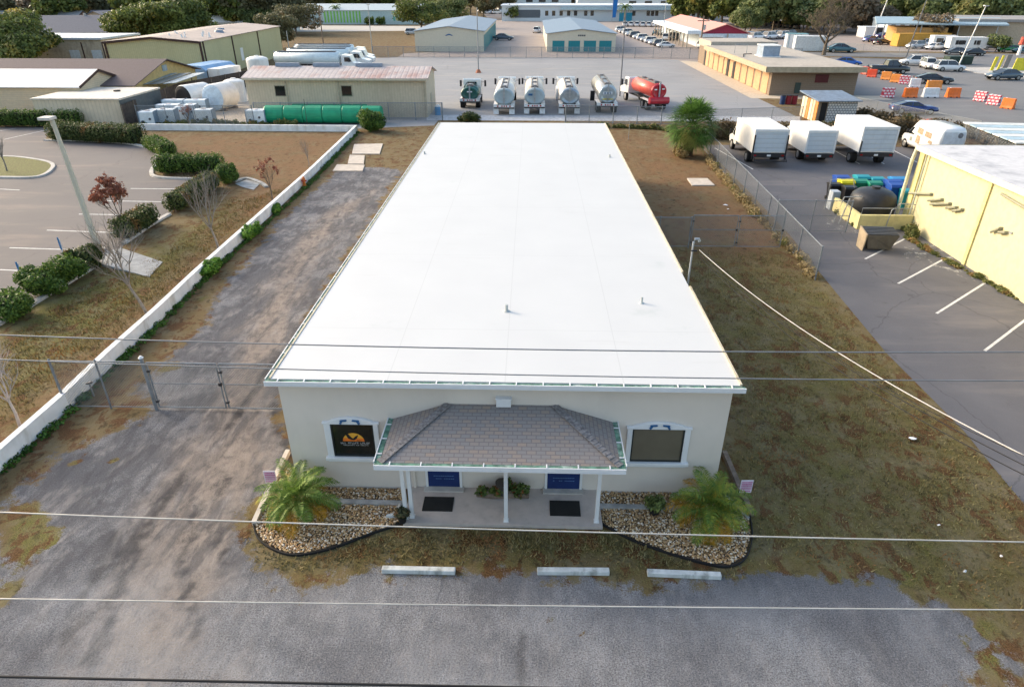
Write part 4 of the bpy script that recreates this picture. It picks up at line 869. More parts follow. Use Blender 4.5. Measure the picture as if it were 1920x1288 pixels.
for i in range(11): car('suv','white',1172+i*11,50+i*.15,80,'white car number %d from the left in the row before the white building'%(i+1),'far row of white cars',.95)
for i in range(7): car('suv',('white','white','black','white','silver','white','black')[i],1405+i*13,74-i*.6+(i%2)*2,35,'%s car number %d from left in the row beside the maroon gable'%(('white','white','black','white','silver','white','black')[i],i+1),'row of cars right of the red roofed shed',1.1)
for i in range(12): car('suv',('black','grey')[i%2],1400+i*8.5,44+i*1.0,70,'%s vehicle number %d from left in the dark far row'%(('black','grey')[i%2],i+1),'dark far row of vehicles',1.1)
car('suv','silver',1325,92,20,'silver car in front of the white porch of the red roofed shed',rg)
car('sedan','teal',1232,66,60,'teal car left of the posts of the car port',rg)
car('suv','white',1250,76,70,'white car under the car port, nearest the camera',rg)
car('suv','teal',1262,74,70,'teal car under the car port beside the white one',rg)
car('sedan','slate',944,76,-6,'dark blue car between the two storage units','cars by the storage units',1.15)
car('suv','white',1007,62,80,'white car beside the far wall of the right storage unit','cars by the storage units')
car('suv','silver',775,66,0,'silver car left of the left storage unit','cars by the storage units')
for i in range(5): car('suv','white',905+i*9,24+i%2*3,30,'white vehicle number %d from the left at the far end of the street'%(i+1),'vehicles at the end of the street',1.2)
# tanker trucks
def tanker(px, py, label, tm, em=None, L_=9.6, hw=1.15, hh=.9, zc=1.9, rz=0, bands=0, cabm=None, flaps=True, style='milk', cab=True, group='tank trucks parked in a row', yoff=0):
    g = G(px, py); t = thing('tank_truck', label, 'tank truck', (g.x, g.y+yoff, 0), rz, group); cabm = cabm or paint('cab_white', (.7,.72,.72)); em = em or tm
    el = lambda y, s, n=28: [(math.cos(2*math.pi*i/n)*hw*s, y, zc+math.sin(2*math.pi*i/n)*hh*s) for i in range(n)]
    tk = MB().loft([el(.32,.55),el(.24,.80),el(.3,.93),el(.45,1)], 0).build('tank_end', em, t, smooth=False)
    tk = MB().loft([el(.45,1),el(L_-.1,1),el(L_,.9),el(L_+.08,.6)], cap=True).build('tank', tm, t, smooth=True)
    for i in range(bands): y = .6+(L_-1)*i/(bands-1); MB().loft([el(y-.05,1.0),el(y-.04,1.05),el(y+.04,1.05),el(y+.05,1.0)], cap=False).build('band', tm, tk, smooth=False)
    tp = zc+hh
    wk = MB()
    for s in (-1, 1): wk.b(s*.34-.05, s*.34+.05, .8, L_-.5, tp-.07, tp+.09)
    wk.b(-.3,.3,.75,.85,tp-.05,tp+.08).build('walkway', P('walkway_grey', (.12,.12,.13), .7), t)
    mh = MB(); k = 3 if style != 'vac' else 2
    for i in range(k): y = 1.6+(L_-3)*i/(k-1); mh.cyl((0,y,tp-.05),(0,y,tp+.14), .24, n=14)
    each(mh, 'manhole', P('hatch', (.2,.2,.21), .5, .3), t)
    fr = MB().b(-.45,-.33,.2,L_+2.4,.75,.98).b(.33,.45,.2,L_+2.4,.75,.98).b(-1.15,1.15,.0,.14,.72,1.0); fr.build('chassis', DARK, t)
    bp = MB().b(-1.15,1.15,-.05,.0,.86,1.12).build('rear_panel', P('rear_panel_white', (.6,.62,.63), .5, dirt=.4), t)
    each(MB().b(-.28,-.16,-.07,-.051,.9,1.06).b(-.02,.1,-.07,-.051,.9,1.06).b(.22,.34,-.07,-.051,.9,1.06).b(.6,.75,-.07,-.051,.9,1.06).b(-.75,-.6,-.07,-.051,.9,1.06), 'tail_light', P('red_lens', (.3,.01,.01), .2), bp)
    MB().b(-.08,.08,.1,.22,zc-.7,zc+hh+.1).build('ladder', STEEL, t)
    if flaps:
        for s in (-1,1): MB().b(s*.88-.3,s*.88+.3,.15,.17,.1,.86).build('mudflap', P('mudflap_white', (.6,.62,.64), .6, dirt=.3), t)
    for s in (-1,1):
        for y in (1.1,2.4): wheel(t, s*1.15, y, .5, .5, 'x')
        MB().b(s*.95-.22,s*.95+.22,.5,3.0,1.06,1.12).b(s*.95-.22,s*.95+.22,.42,.5,.86,1.12).build('fender', WHITE, t)
        if cab: wheel(t, s*1.12, L_+1.5, .5, .3, 'x')
    if cab:
        y0 = L_+.45; c_ = MB(); c_.prof([(y0,1.0),(y0+3.0,.8),(y0+3.1,1.45),(y0+1.85,1.75),(y0+1.45,2.75),(y0+.1,2.85),(y0,2.7)], -1.1, 1.1, ax='x'); cb = c_.build('cab', cabm, t, bevel=.06)
        MB().b(-.55,.55,y0-.02,y0+.01,1.95,2.5).build('rear_window', GLASSC, cb)
        for s in (-1,1):
            MB().add([(s*1.115,y0+.5,1.85),(s*1.115,y0+1.65,1.85),(s*1.115,y0+1.35,2.5),(s*1.115,y0+.5,2.5)], [(0,1,2,3)]).build('side_window', GLASSC, cb)
            MB().b(s*1.5-.12,s*1.5+.12,y0+1.3,y0+1.4,1.8,2.5).bar((s*1.1,y0+1.35,2.3),(s*1.5,y0+1.35,2.3),.04,.04).build('mirror', DARK, cb)
    return t
WT = P('tank_white', (.72,.67,.60), .35, var=.03, dirt=.25, dcol=(.35,.3,.24), coat=.3)
WT2 = P('tank_cream', (.70,.61,.50), .35, var=.04, dirt=.3, dcol=(.35,.28,.2))
SS = P('stainless_tank', (.55,.53,.50), .3, .75, var=.08)
EG = P('tank_end_shaded', (.34,.42,.46), .4, var=.04, dirt=.2)  # bluer and darker than the tank: rear shade put into the end colour
o = tanker(945,217,'white milk tanker, first one right of the green truck',WT,EG)
o = tanker(1002,216,'cream and white tanker with a blue plate, second from the green truck',WT2,EG)
MB().b(-.7,-.25,.17,.22,2.0,2.2).build('number_plate', BLUEP, o)
o = tanker(1067,216,'white flat-sided tanker in the middle of the row, third from the green truck',WT,P('aluminium_end', (.32,.37,.42), .3, .5, dirt=.4),hw=1.12)
MB().b(-1.35,-1.12,4.2,6.6,1.0,2.2).build('side_box', WHITE, o)
o = tanker(1138,214,'stainless ribbed tank trailer without a cab',SS,P('ss_end', (.36,.42,.46), .3, .4),L_=10.5,bands=10,cab=False,flaps=False,zc=2.0,hw=1.05,hh=1.0)
pn = MB().b(-.55,.45,.12,.2,2.05,2.32).build('name_plate', P('plate_pale', (.6,.65,.7), .5), o); pn.name = 'name_plate'
for x, wds in ((-.42,((0,0,.05,.2),(.12,0,.17,.2),(.05,.06,.12,.13))),(-.12,((0,0,.05,.2),(.05,.0,.16,.04),(.05,.08,.13,.12),(.05,.16,.16,.2))),(.16,((0,.1,.05,.2),(.05,.0,.16,.04),(.05,.08,.13,.12),(.0,.16,.16,.2),(.12,0,.17,.12)))):
    m_ = MB()
    for a, b_, c_, d_ in wds: m_.b(x+a, x+c_, .10, .118, 2.08+b_, 2.08+d_)
    m_.build('letter', BLUEP, pn)
MB().b(-.6,.6,.1,.14,1.5,1.6).build('yellow_stripe', P('stripe_yellow', (.5,.4,.06), .5), o)
MB().b(-1.5,-1.0,5.4,5.8,.6,1.7).build('landing_box', DARK, o)
GRT = P('dark_green_tank', (.015,.10,.085), .35, coat=.3)
o = tanker(881,205,'short dark green septic truck with a white cab, leftmost of the row',GRT,GRT,L_=3.6,hw=1.05,hh=.75,zc=1.65,style='vac',flaps=False)
MB().b(-.3,.3,.16,.24,1.8,1.94).build('name_plate', P('plate_pale', (.6,.65,.7), .5), o)
MB().tube([(-.7,.9,2.2),(-.4,1.3,2.7),(.3,1.4,2.75),(.7,1.8,2.3)], .05, 8).build('hose', BLACK, o)
MB().cyl((-.75,.25,1.0),(-.75,1.4,1.0),.22).build('red_box', P('rust_red', (.18,.04,.03), .7), o)
REDS = P('red_tank', (.62,.10,.07), .4, var=.06, coat=.2)
o = tanker(1234,209,'red tank truck with a white cab, rightmost of the row',REDS,RED,L_=7.0,hw=.95,hh=.85,zc=2.1,rz=R(12),flaps=False)
MB().cyl((-1.15,.1,1.15),(1.15,.1,1.15), .38, n=18).build('rear_drum', RED, o)
MB().b(-.6,-.3,.17,.24,2.25,2.37).b(.3,.62,.17,.24,2.3,2.41).build('light_patch', WHITE, o)
for i, (py, px, lb) in enumerate(((138,668,'nearest of the four pale semi tankers behind the tan workshop'),(130,684,'second of the four pale semi tankers behind the tan workshop'),(125,692,'third of the four pale semi tankers behind the tan workshop'),(120,690,'farthest of the four pale semi tankers behind the tan workshop'))):
    g = G(px, py); o = tanker(px, py, lb, P('tank_bluewhite', (.60,.68,.70), .35, var=.04, dirt=.15), None, L_=10.8, hw=1.15, hh=.95, zc=2.3, rz=R(-90), group='semi tankers behind the tan workshop'); o.location = (g.x-13.2, g.y, 0)
# box trucks
def boxtruck(l, tp, r_, bt, yr, L_, label, lift=False, group='white box trucks parked side by side', dirty=.2):
    a, b_ = GY(l, tp, yr), GY(r_, bt, yr); wd = (b_.x-a.x); H_, z0 = a.z, b_.z; cx = (a.x+b_.x)/2; h = wd/2
    t = thing('box_truck', label, 'box truck', (cx, yr, 0), 0, group); BW = P('truck_box_white', (.82,.80,.76), .4, var=.03, dirt=.15, dcol=(.5,.47,.42))
    bx = MB().b(-h,h,.03,L_,z0+.1,H_).build('cargo_box', BW, t, bevel=.04)
    MB().b(-h+.14,h-.14,.0,.028,z0+.2,H_-.2).build('roller_door', P('roller_door_%d'%int(dirty*10), (.52,.57,.62), .45, var=.03, rib=.35, ribax=2, dirt=dirty, dcol=(.25,.27,.3), ribst=.3), bx)
    tr = MB().b(-h,-h+.12,-.02,.03,z0+.1,H_).b(h-.12,h,-.02,.03,z0+.1,H_).b(-h+.12,h-.12,-.02,.03,H_-.17,H_).build('door_frame', WTRIM, bx)
    MB().b(-h+.05,h-.05,-.1,.1,z0-.22,z0+.08).b(-.4,.4,.2,L_+1.8,z0-.3,z0+.05).build('bumper', DARK, t)
    for s in (-1,1): MB().b(s*(h-.25)-.1,s*(h-.25)+.1,-.12,-.101,z0-.12,z0-.02).build('tail_light', P('red_lens', (.3,.01,.01), .2), t)
    MB().b(-.15,.15,-.12,-.101,z0-.14,z0-.0).build('number_plate', WHITE, t)
    for s in (-1,1):
        wheel(t, s*(h-.05), 1.5, .42, .5, 'x'); wheel(t, s*(h-.12), L_+1.1, .42, .28, 'x')
    if lift:
        MB().b(-h+.1,h-.1,-.75,-.15,z0-.42,z0-.36).b(-h+.0,-h+.1,-.1,-.03,z0-.4,z0+1.5).b(h-.1,h,-.1,-.03,z0-.4,z0+1.5).bar((h-.1,-.1,z0),(h-.1,-.75,z0-.4),.06,.06).bar((-h+.1,-.1,z0),(-h+.1,-.75,z0-.4),.06,.06).build('lift_gate', DARK, t)
    y0 = L_+.12; c_ = MB().prof([(y0,.55),(y0+2.0,.5),(y0+2.15,1.05),(y0+1.3,1.3),(y0+.75,2.0),(y0,2.08)], -h*.85, h*.85, ax='x').build('cab', paint('cab_white', (.7,.72,.72)), t, bevel=.06)
    for s in (-1,1):
        MB().add([(s*h*.86,y0+.2,1.25),(s*h*.86,y0+1.1,1.28),(s*h*.86,y0+.68,1.88),(s*h*.86,y0+.2,1.9)], [(0,1,2,3)]).build('side_window', GLASSC, c_)
        MB().b(s*h*1.05-.08,s*h*1.05+.08,y0+.95,y0+1.02,1.3,1.7).build('mirror', DARK, c_)
    return t
boxtruck(1417,243,1473,290,53.6,5.2,'tall white box truck with a dark lift gate, leftmost of three',True)
boxtruck(1517,245,1563,291,54.6,4.3,'shorter white box truck between the two taller ones',False)
o = boxtruck(1621,238,1675,289,53.6,5.4,'long white box truck with a grubby rear door, rightmost of three',False,dirty=.6)
MB().b(-1.35,-1.28,-.12,-.03,.9,2.0).build('lift_rail', DARK, o)
# van
g = G(1714,290); vn = thing('cargo_van', 'white high-roof van with tan food pictures on its side', 'van', (g.x+1.5, g.y-2.3, 0), 0); vn.scale = (1.06,1.06,1.06)
VW = paint('van_white', (.74,.75,.76)); hw = 1.0
rings = []
for y, w_, top, bot in ((0,.94,2.3,.5),(.12,1,2.42,.38),(1,1,2.5,.34),(3.0,1,2.5,.34),(3.9,1,2.38,.34),(4.55,.97,1.75,.34),(5.0,.95,1.3,.34),(5.6,.9,1.1,.36),(5.8,.7,.85,.45)):
    rings.append([(-hw*w_*.92,y,bot),(-hw*w_,y,bot+.2),(-hw*w_,y,bot+(top-bot)*.6),(-hw*w_*.9,y,bot+(top-bot)*.9),(-hw*w_*.72,y,top),(hw*w_*.72,y,top),(hw*w_*.9,y,bot+(top-bot)*.9),(hw*w_,y,bot+(top-bot)*.6),(hw*w_,y,bot+.2),(hw*w_*.92,y,bot)])
vb = MB().loft(rings).build('body', VW, vn, smooth=True)
for s in (-1,1):
    MB().add([(s*1.012,3.7,1.25),(s*1.0,4.75,1.22),(s*.95,4.25,1.78),(s*.965,3.7,1.82)], [(0,1,2,3)]).build('side_window', GLASSC, vb, fix=False)
    for y in (1.1,4.9): wheel(vn, s*1.0, y, .36, .26, 'x')
    MB().b(s*1.15-.08,s*1.15+.08,4.5,4.58,1.25,1.55).build('mirror', DARK, vb)
MB().add([(-.75,4.62,1.68),(.75,4.62,1.68),(.68,4.0,2.28),(-.68,4.0,2.28)], [(0,1,2,3)]).build('windscreen', GLASSC, vb, fix=False)
dm = MB(); TANP = P('picture_tan', (.36,.27,.18), .6, var=.5, sc=9)
for (y0, y1, z0, z1) in ((2.5,3.35,1.45,1.95),(2.65,3.3,.7,1.35),(1.2,2.2,1.4,1.85),(.9,1.5,1.0,1.3)): dm.add([(-1.018,y0,z0),(-1.018,y1,z0+.05),(-1.012,y1-.05,z1),(-1.012,y0+.06,z1-.04)], [(0,1,2,3)])
dm.build('picture', TANP, vb, fix=False)
MB().b(-1.02,-1.008,3.85,4.2,.75,1.05).build('emblem', P('emblem_grey', (.25,.27,.25), .6, var=.5, sc=20), vb)
MB().b(-.8,.8,-.015,.0,.8,2.15).build('rear_door', P('van_door', (.55,.60,.66), .4), vb)
MB().cyl((.45,-.03,1.9),(.45,-.016,1.9), .2, n=16).b(-.5,.5,-.03,-.016,1.0,1.25).build('rear_picture', P('picture_grey', (.16,.17,.19), .6, var=.5, sc=12), vb)
# ------------------------------------------------------------------ barriers, bins, tanks
def barrier(px, py, c_, deg, label, L_=2.0, sc=.95):
    L_ *= .66
    cm = {'orange':(.75,.16,.02),'amber':(.78,.27,.05),'white':(.68,.70,.72),'red':(.62,.06,.02)}.get(c_)
    t = thing('water_barrier', label, 'barrier', tuple(G(px,py)), R(deg), 'plastic barriers set out in the lot')
    pr = [(-.42,0),(.42,0),(.42,.12),(.3,.3),(.2,1.05),(-.2,1.05),(-.3,.3),(-.42,.12)]
    pr = [(a*sc, b_*1.15*sc) for a, b_ in pr]
    if cm: b0 = MB().prof(pr, -L_/2, L_/2, ax='x').build('body', P('barrier_'+c_, cm, .5, var=.1, dirt=.2, dcol=(.6,.4,.3)), t, bevel=.04)
    else:
        m, nt_, bs, L2 = newmat('barrier_red_white') if 'brw' not in _mc else (_mc['brw'],0,0,0)
        if nt_:
            _mc['brw'] = m; ck = nt_.nodes.new('ShaderNodeTexBrick'); ck.inputs['Scale'].default_value = 1; ck.inputs['Brick Width'].default_value = .45; ck.inputs['Row Height'].default_value = .33; ck.inputs['Mortar Size'].default_value = .07
            ck.inputs['Color1'].default_value = ck.inputs['Color2'].default_value = (.72,.62,.62,1); ck.inputs['Mortar'].default_value = (.55,.04,.08,1)
            L2(coord(nt_, rot=(R(90),0,0)), ck.inputs['Vector']); L2(ck.outputs[0], bs.inputs['Base Color'])
        b0 = MB().prof(pr, -L_/2, L_/2, ax='x').build('body', m, t, bevel=.03)
    mb = MB()
    for z in (.42,.82): mb.b(-L_/2+.15,L_/2-.15,-.36*sc,.36*sc if z < .5 else .27*sc,z*sc,z*sc+.05)
    mb2 = MB().b(-L_*.3,-L_*.16,-.43*sc,.43*sc,.0,.10).b(L_*.16,L_*.3,-.43*sc,.43*sc,.0,.10).build('fork_slot', BLACK, t)
    MB().cyl((-L_*.3,0,1.2*sc),(-L_*.3,0,1.25*sc), .09, n=10).build('cap', WHITE, t)
    return t
for a in ((1622,140,'red',-75,'small red barrier half hidden behind the brown building corner'),(1634,145,'red',-40,'bright red barrier beside the black pickup'),(1660,150,'amber',-38,'amber barrier first in line right of the red barrier'),(1678,155,'amber',-38,'amber barrier second in line right of the red barrier'),(1694,158,'rw',-30,'red and white barrier at the end of the slanting line'),
          (1714,164,'white',-15,'white barrier left of the dark coupe'),(1749,168,'amber',-6,'long amber barrier in front of the dark coupe',2.9),(1743,183,'white',0,'large white barrier in front of the amber barrier',2.9),(1663,183,'rw',0,'pink and white barrier furthest left in the front line',2.2),(1705,183,'orange',0,'bright orange barrier left of the large white barrier',2.5),
          (1785,183,'orange',0,'bright orange barrier right of the large white barrier',2.5),(1836,190,'rw',-55,'red and white barrier first of the right hand three'),(1861,197,'rw',-55,'red and white barrier in the middle of the right hand three'),(1888,204,'orange',-55,'orange barrier at the right end of the front line')):
    barrier(*a)
pile = tag(leaves('netting_pile', [(0,0,.45,2.0,1.1,.5),(.8,.2,.3,1.2,.8,.4)], 1500, .28, P('orange_netting', (.6,.10,.03), .7, var=.3), None, 3, .3), 'heap of orange netting in the scrub behind the white van', 'netting'); pile.location = G(1721,243)
ys = thing('yellow_sign_stack', 'stack of yellow and grey sign boards leaning at the lot edge', 'sign boards', tuple(G(1895,134)))
for i, (x, w_, h, m_) in enumerate(((-3.2,.5,2.2,'y'),(-2.2,.35,2.4,'y'),(-1.2,.8,2.5,'g'),(1.4,2.6,2.0,'y'))):
    MB().add([(x-w_/2,0,0),(x+w_/2,0,0),(x+w_/2+.5,.3,h),(x-w_/2+.5,.3,h),(x-w_/2,.12,0),(x+w_/2,.12,0),(x+w_/2+.5,.42,h),(x-w_/2+.5,.42,h)],[(0,1,2,3),(7,6,5,4),(0,4,5,1),(1,5,6,2),(2,6,7,3),(3,7,4,0)]).build('board', P('sign_yellow', (.65,.55,.03), .5) if m_ == 'y' else P('sign_grey', (.22,.2,.18), .6), ys)
struct(MB().prism([tuple(G(*p))[:2] for p in ((1800,128),(1925,128),(1925,146),(1830,138))][::-1], 0, .1).build('pavement', CONC))
# tank enclosure beside the yellow building
e0 = G(1606,430); EX, EY0 = e0.x, e0.y
en = thing('enclosure_wall', 'low yellow block wall round the black water tank', 'wall', (EX,EY0,0)); EW = 22.6-EX; EY = P('enclosure_yellow', (.62,.55,.27), .9, var=.06, dirt=.45, dcol=(.35,.32,.2), dsc=1.5)
MB().b(0,EW,0,.2,0,.85).b(-.0,.2,.2,4.6,0,.85).build('block_wall', EY, en)
MB().tube([(1.6,-.1,0),(1.7,-.1,1.2),(2.1,-.1,1.6),(3.0,-.1,1.55)], .03, 8).build('standpipe', STEEL, en)
MB().tube([(.1,.1,.85),(.1,.1,1.25),(EW-.1,.1,1.25)], .025, 8).build('handrail', STEEL, en)
MB().tube([(-.9,1.2,0),(-.6,1.2,1.6),(.5,1.3,1.6)], .035, 8).tube([(-.7,.9,0),(-.4,.9,1.6)], .035, 8).build('ladder', STEEL, en)
bt = thing('water_tank', 'squat black domed water tank inside the yellow enclosure', 'tank', (EX+1.55,EY0+2.0,0)); BT = P('black_poly', (.02,.022,.027), .45, var=.2)
MB().loft([[(math.cos(j*.2618)*q, math.sin(j*.2618)*q, z) for j in range(24)] for q, z in ((1.3,0),(1.32,.4),(1.28,.45),(1.32,.5),(1.3,1.3),(1.22,1.55),(.95,1.78),(.5,1.92),(.2,1.95))]).build('tank_body', BT, bt, smooth=True)
MB().cyl((0,0,1.9),(0,0,2.05), .25, n=16).build('lid', BT, bt)
vv = MB().cyl((-.5,-1.4,.35),(-.5,-1.2,.35), .12, n=10).build('valve', P('hydrant_red', (.4,.05,.03), .5), bt)
BINC = {'blue':(.01,.06,.30),'teal':(.01,.25,.30),'green':(.01,.20,.12),'yellow':(.62,.55,.01),'black':(.015,.015,.017),'azure':(.02,.20,.45)}
def bin_(x, y, c_, label, s=1.0, rz=0):
    x = EX+.9+(x-17.9)*.80; y = EY0+4.2+(y-44.6)*.70; s *= .9
    t = thing('wheelie_bin', label, 'bin', (x,y,0), rz, 'coloured plastic bins behind the yellow enclosure'); m = P('bin_'+c_, BINC[c_], .4, var=.12)
    MB().loft([[(-.3*s,-.25*s,.08),(.3*s,-.25*s,.08),(.3*s,.25*s,.08),(-.3*s,.25*s,.08)],[(-.42*s,-.4*s,1.15*s),(.42*s,-.4*s,1.15*s),(.42*s,.4*s,1.15*s),(-.42*s,.4*s,1.15*s)]]).build('body', m, t, bevel=.03)
    MB().prof([(-.47*s,1.15*s),(.47*s,1.15*s),(.40*s,1.24*s),(.1*s,1.33*s),(-.35*s,1.28*s)], -.45*s, .45*s, ax='x').build('lid', m, t, bevel=.02)
    for q in (-1,1): MB().cyl((q*.3*s,.3*s,.12),(q*.36*s,.3*s,.12), .12, n=12).build('wheel', BLACK, t)
    return t
for a in ((17.9,47.3,'black','black bin furthest left, beside the grey cabinet',1.0),(18.7,46.2,'black','black bin nearest the domed tank on its left',1.0),(18.9,47.6,'yellow','bright yellow bin left of the green bins',1.15),(19.0,49.0,'blue','blue bin directly behind the yellow bin',1.15),
          (20.2,47.9,'green','green bin first right of the yellow bin',1.1),(21.1,47.3,'green','green bin second right of the yellow bin',1.1),(20.8,49.2,'teal','teal bin at the back of the middle pair',1.15),(21.9,48.8,'teal','teal bin at the back, nearer the building',1.1),(22.6,47.2,'blue','dark blue bin beside the building corner',1.2),(23.4,48.2,'azure','pale blue bin behind the building corner',1.2),(22.2,45.7,'blue','dark blue bin in front, just right of the domed tank',1.25),(22.75,44.6,'teal','teal bin nearest the yellow building wall',1.1),(21.6,46.3,'black','small black bin behind the domed tank',.9)): bin_(*a)
cb = thing('electrical_cabinet', 'pale grey electrical cabinet and frame left of the bins', 'cabinet', tuple(G(1560,392)))
MB().b(-.3,.2,-.3,.3,0,1.2).build('cabinet_body', P('cabinet_grey', (.36,.40,.44), .5, dirt=.2), cb, bevel=.02); MB().b(-.24,.14,-.32,-.301,.1,1.1).build('door', P('cabinet_door', (.30,.34,.38), .5), cb)
MB().tube([(-.5,0,0),(-.5,0,1.9),(.9,0,2.0),(1.1,0,1.4)], .035, 8).build('pipe_frame', STEEL, cb)
hp = thing('metal_hopper', 'brown metal hopper bin with a slatted dark lid in the parking lot', 'hopper', tuple(G(1642,466)), R(-4)); hp.scale = (.78,.78,.85); HB = P('hopper_brown', (.16,.14,.11), .6, .3, var=.15, dirt=.4)
MB().loft([[(-.75,-.45,.1),(.75,-.45,.1),(.75,.5,.1),(-.75,.5,.1)],[(-1.05,-.6,1.05),(1.1,-.6,1.05),(1.1,.7,1.25),(-1.05,.7,1.25)]]).build('hopper_body', HB, hp)
MB().add([(-1.12,-.62,.0),(-1.05,-.68,1.1),(-1.05,.72,1.3),(-1.12,.5,.0),(-1.18,-.62,.0),(-1.14,-.68,1.1),(-1.14,.72,1.3),(-1.18,.5,.0)],[(0,1,2,3),(7,6,5,4),(0,4,5,1),(1,5,6,2),(2,6,7,3)]).build('side_plate', P('hopper_tan', (.38,.30,.2), .6, dirt=.4), hp)
ld = MB()
for i in range(6): ld.b(-1.0,1.05,-.55+i*.21,-.40+i*.21,1.09+i*.031,1.13+i*.031)
ld.build('lid_slat', P('lid_dark', (.06,.065,.075), .5), hp)
MB().bar((-.7,-.62,1.0),(.9,-.5,.15),.05,.03).build('brace', HB, hp)
# ------------------------------------------------------------------ buildings
def shed(name, label, x0, x1, y0, y1, eave, ridge, ax, wm, rm, over=.3, rz=0, cat='building', flat=False, thick=.1):
    cx, cy = (x0+x1)/2, (y0+y1)/2; w2, d2 = (x1-x0)/2, (y1-y0)/2; t = thing(name, label, cat, (cx,cy,0), rz)
    if flat:
        t['wall'] = 1; del t['wall']; wl = MB().b(-w2,w2,-d2,d2,0,eave).build('wall', wm, t); rf = MB().b(-w2-over,w2+over,-d2-over,d2+over,eave,ridge).build('roof', rm, t); return t, wl, rf
    if ax == 'y':
        wl = MB().prof([(-w2,0),(w2,0),(w2,eave),(0,ridge),(-w2,eave)], -d2, d2).build('wall', wm, t)
        k = (ridge-eave)/w2; o_ = over
        rf = MB().prof([(-w2-o_,eave-k*o_+.01),(0,ridge+.01),(w2+o_,eave-k*o_+.01),(w2+o_,eave-k*o_+thick),(0,ridge+thick),(-w2-o_,eave-k*o_+thick)], -d2-over, d2+over).build('roof', rm, t)
    else:
        wl = MB().prof([(-d2,0),(d2,0),(d2,eave),(0,ridge),(-d2,eave)], -w2, w2, ax='x').build('wall', wm, t)
        k = (ridge-eave)/d2; o_ = over
        rf = MB().prof([(-d2-o_,eave-k*o_+.01),(0,ridge+.01),(d2+o_,eave-k*o_+.01),(d2+o_,eave-k*o_+thick),(0,ridge+thick),(-d2-o_,eave-k*o_+thick)], -w2-over, w2+over, ax='x').build('roof', rm, t)
    return t, wl, rf
def win(parent, x0, x1, y, z0, z1, fm=DARK, name='window', off=.03):
    f = MB().b(x0-.08,x1+.08,y-off,y,z0-.08,z1+.08).build(name, fm, parent); MB().b(x0,x1,y-off-.01,y-off-.001,z0,z1).build('pane', GLASSD, f); return f
RUSTR = P('rusty_pink_roof', (.48,.42,.40), .6, var=.1, rib=.55, dirt=.8, dcol=(.36,.17,.13), dsc=.3)
t, wl, rf = shed('metal_workshop','long tan ribbed metal workshop with a rust-streaked low roof behind the green tanks',-30.8,-11.3,74.6,81.5,4.0,4.75,'x',TAN,RUSTR)
for a, b_ in ((515,536),(640,660)): A, B = GY(a,162,74.6), GY(b_,180,74.6); win(t, A.x-t.location.x, B.x-t.location.x, -3.45, B.z, A.z, P('window_frame_tan', (.3,.27,.2), .6))
for px in (536,634,795): A = GY(px,160,74.6); MB().b(A.x-t.location.x-.06,A.x-t.location.x+.06,-3.6,-3.45,0,4).build('downpipe', P('downpipe_tan', (.42,.37,.28), .6), t)
MB().b(-9.9,9.9,-3.92,-3.76,3.8,3.98).build('gutter', P('gutter_tan', (.5,.46,.36), .5), t)
for a, b_ in ((508,552),(580,630),(662,712)): A, B = G(a,126,4.9), G(b_,126,4.9); MB().prof([(-.35,4.8),(.35,4.8),(.2,5.15),(-.2,5.15)], A.x-t.location.x, B.x-t.location.x, ax='x').build('ridge_vent', P('vent_blue_grey', (.2,.24,.3), .5), rf)
MB().b(9.752,9.80,-.6,.4,0,2.1).build('door', P('downpipe_tan', (.42,.37,.28), .6), t)
OLR = P('pinkish_roof', (.40,.33,.29), .7, var=.08, dirt=.5, dcol=(.24,.2,.18), dsc=.15)
t, wl, rf = shed('storage_hall','large olive green ribbed hall with a low brown roof',-7,7,-20,20,5.3,5.9,'y',OLIVE,OLR,.25)
u = R(2.5); A = G(374,79,5.3); t.location = (A.x-7*math.cos(u)-(20)*math.sin(u)*1, A.y+20*math.cos(u)-7*math.sin(u), 0); t.rotation_euler = (0,0,u)
BRN = P('brown_trim', (.05,.025,.02), .6)
for x, y in ((-7,-20),(7,-20),(7,-19),(7,-7),(7,6)): MB().b(x-.12,x+.14,y-.14,y+.12,0,5.25).build('corner_trim', BRN, t)
MB().bar((-7.25,-20.3,5.2),(0,-20.3,5.85),.1,.3).bar((0,-20.3,5.85),(7.25,-20.3,5.2),.1,.3).build('fascia', BRN, t)
MB().b(7.0,7.06,-4,-2.8,1.2,3.2).build('panel', WHITE, t)
r = random.Random(3)
for k in range(9): x = r.uniform(-1,6); y = r.uniform(-18,-8); MB().cyl((x,y,5.5),(x,y,6.2), .2, .1, n=8).build('roof_vent', WHITE, rf)
for k in range(2): MB().cyl((4-2*k,-4+6*k,5.5),(4-2*k,-4+6*k,6.0), .9, .6, n=12).build('roof_fan', P('vent_blue_grey', (.2,.24,.3), .5), rf)
t, wl, rf = shed('cream_workshop','long cream sided workshop with a plain white metal roof at the left edge',-76,-49.2,74.5,82.5,3.0,4.3,'x',CREAM,P('white_metal_roof', (.74,.74,.75), .5, var=.03, dirt=.15, dcol=(.5,.48,.45)),.25)
MB().bar((13.67,-4.2,2.98),(13.67,0,4.3),.08,.25).bar((13.67,0,4.3),(13.67,4.2,2.98),.08,.25).build('fascia', BRN, t)
win(wl,0,0.01,0,0,0.01) if False else None
MB().b(13.4,13.44,.5,3.1,1.5,2.3).build('window', P('pale_pane', (.3,.36,.38), .2), t)
t, wl, rf = shed('lean_to_shed','cream metal lean-to with a pale roof and dark corrugated side',-51,-42,69.3,77.6,2.45,2.6,'x',CREAMV,P('cream_roof', (.62,.56,.48), .7, dirt=.2),.1,flat=True)
MB().b(4.502,4.56,-4.15,4.1,.05,2.4).build('side_cladding', P('dark_corrugated', (.11,.13,.14), .5, .3, rib=.25, ribax=1, dirt=.5), t)
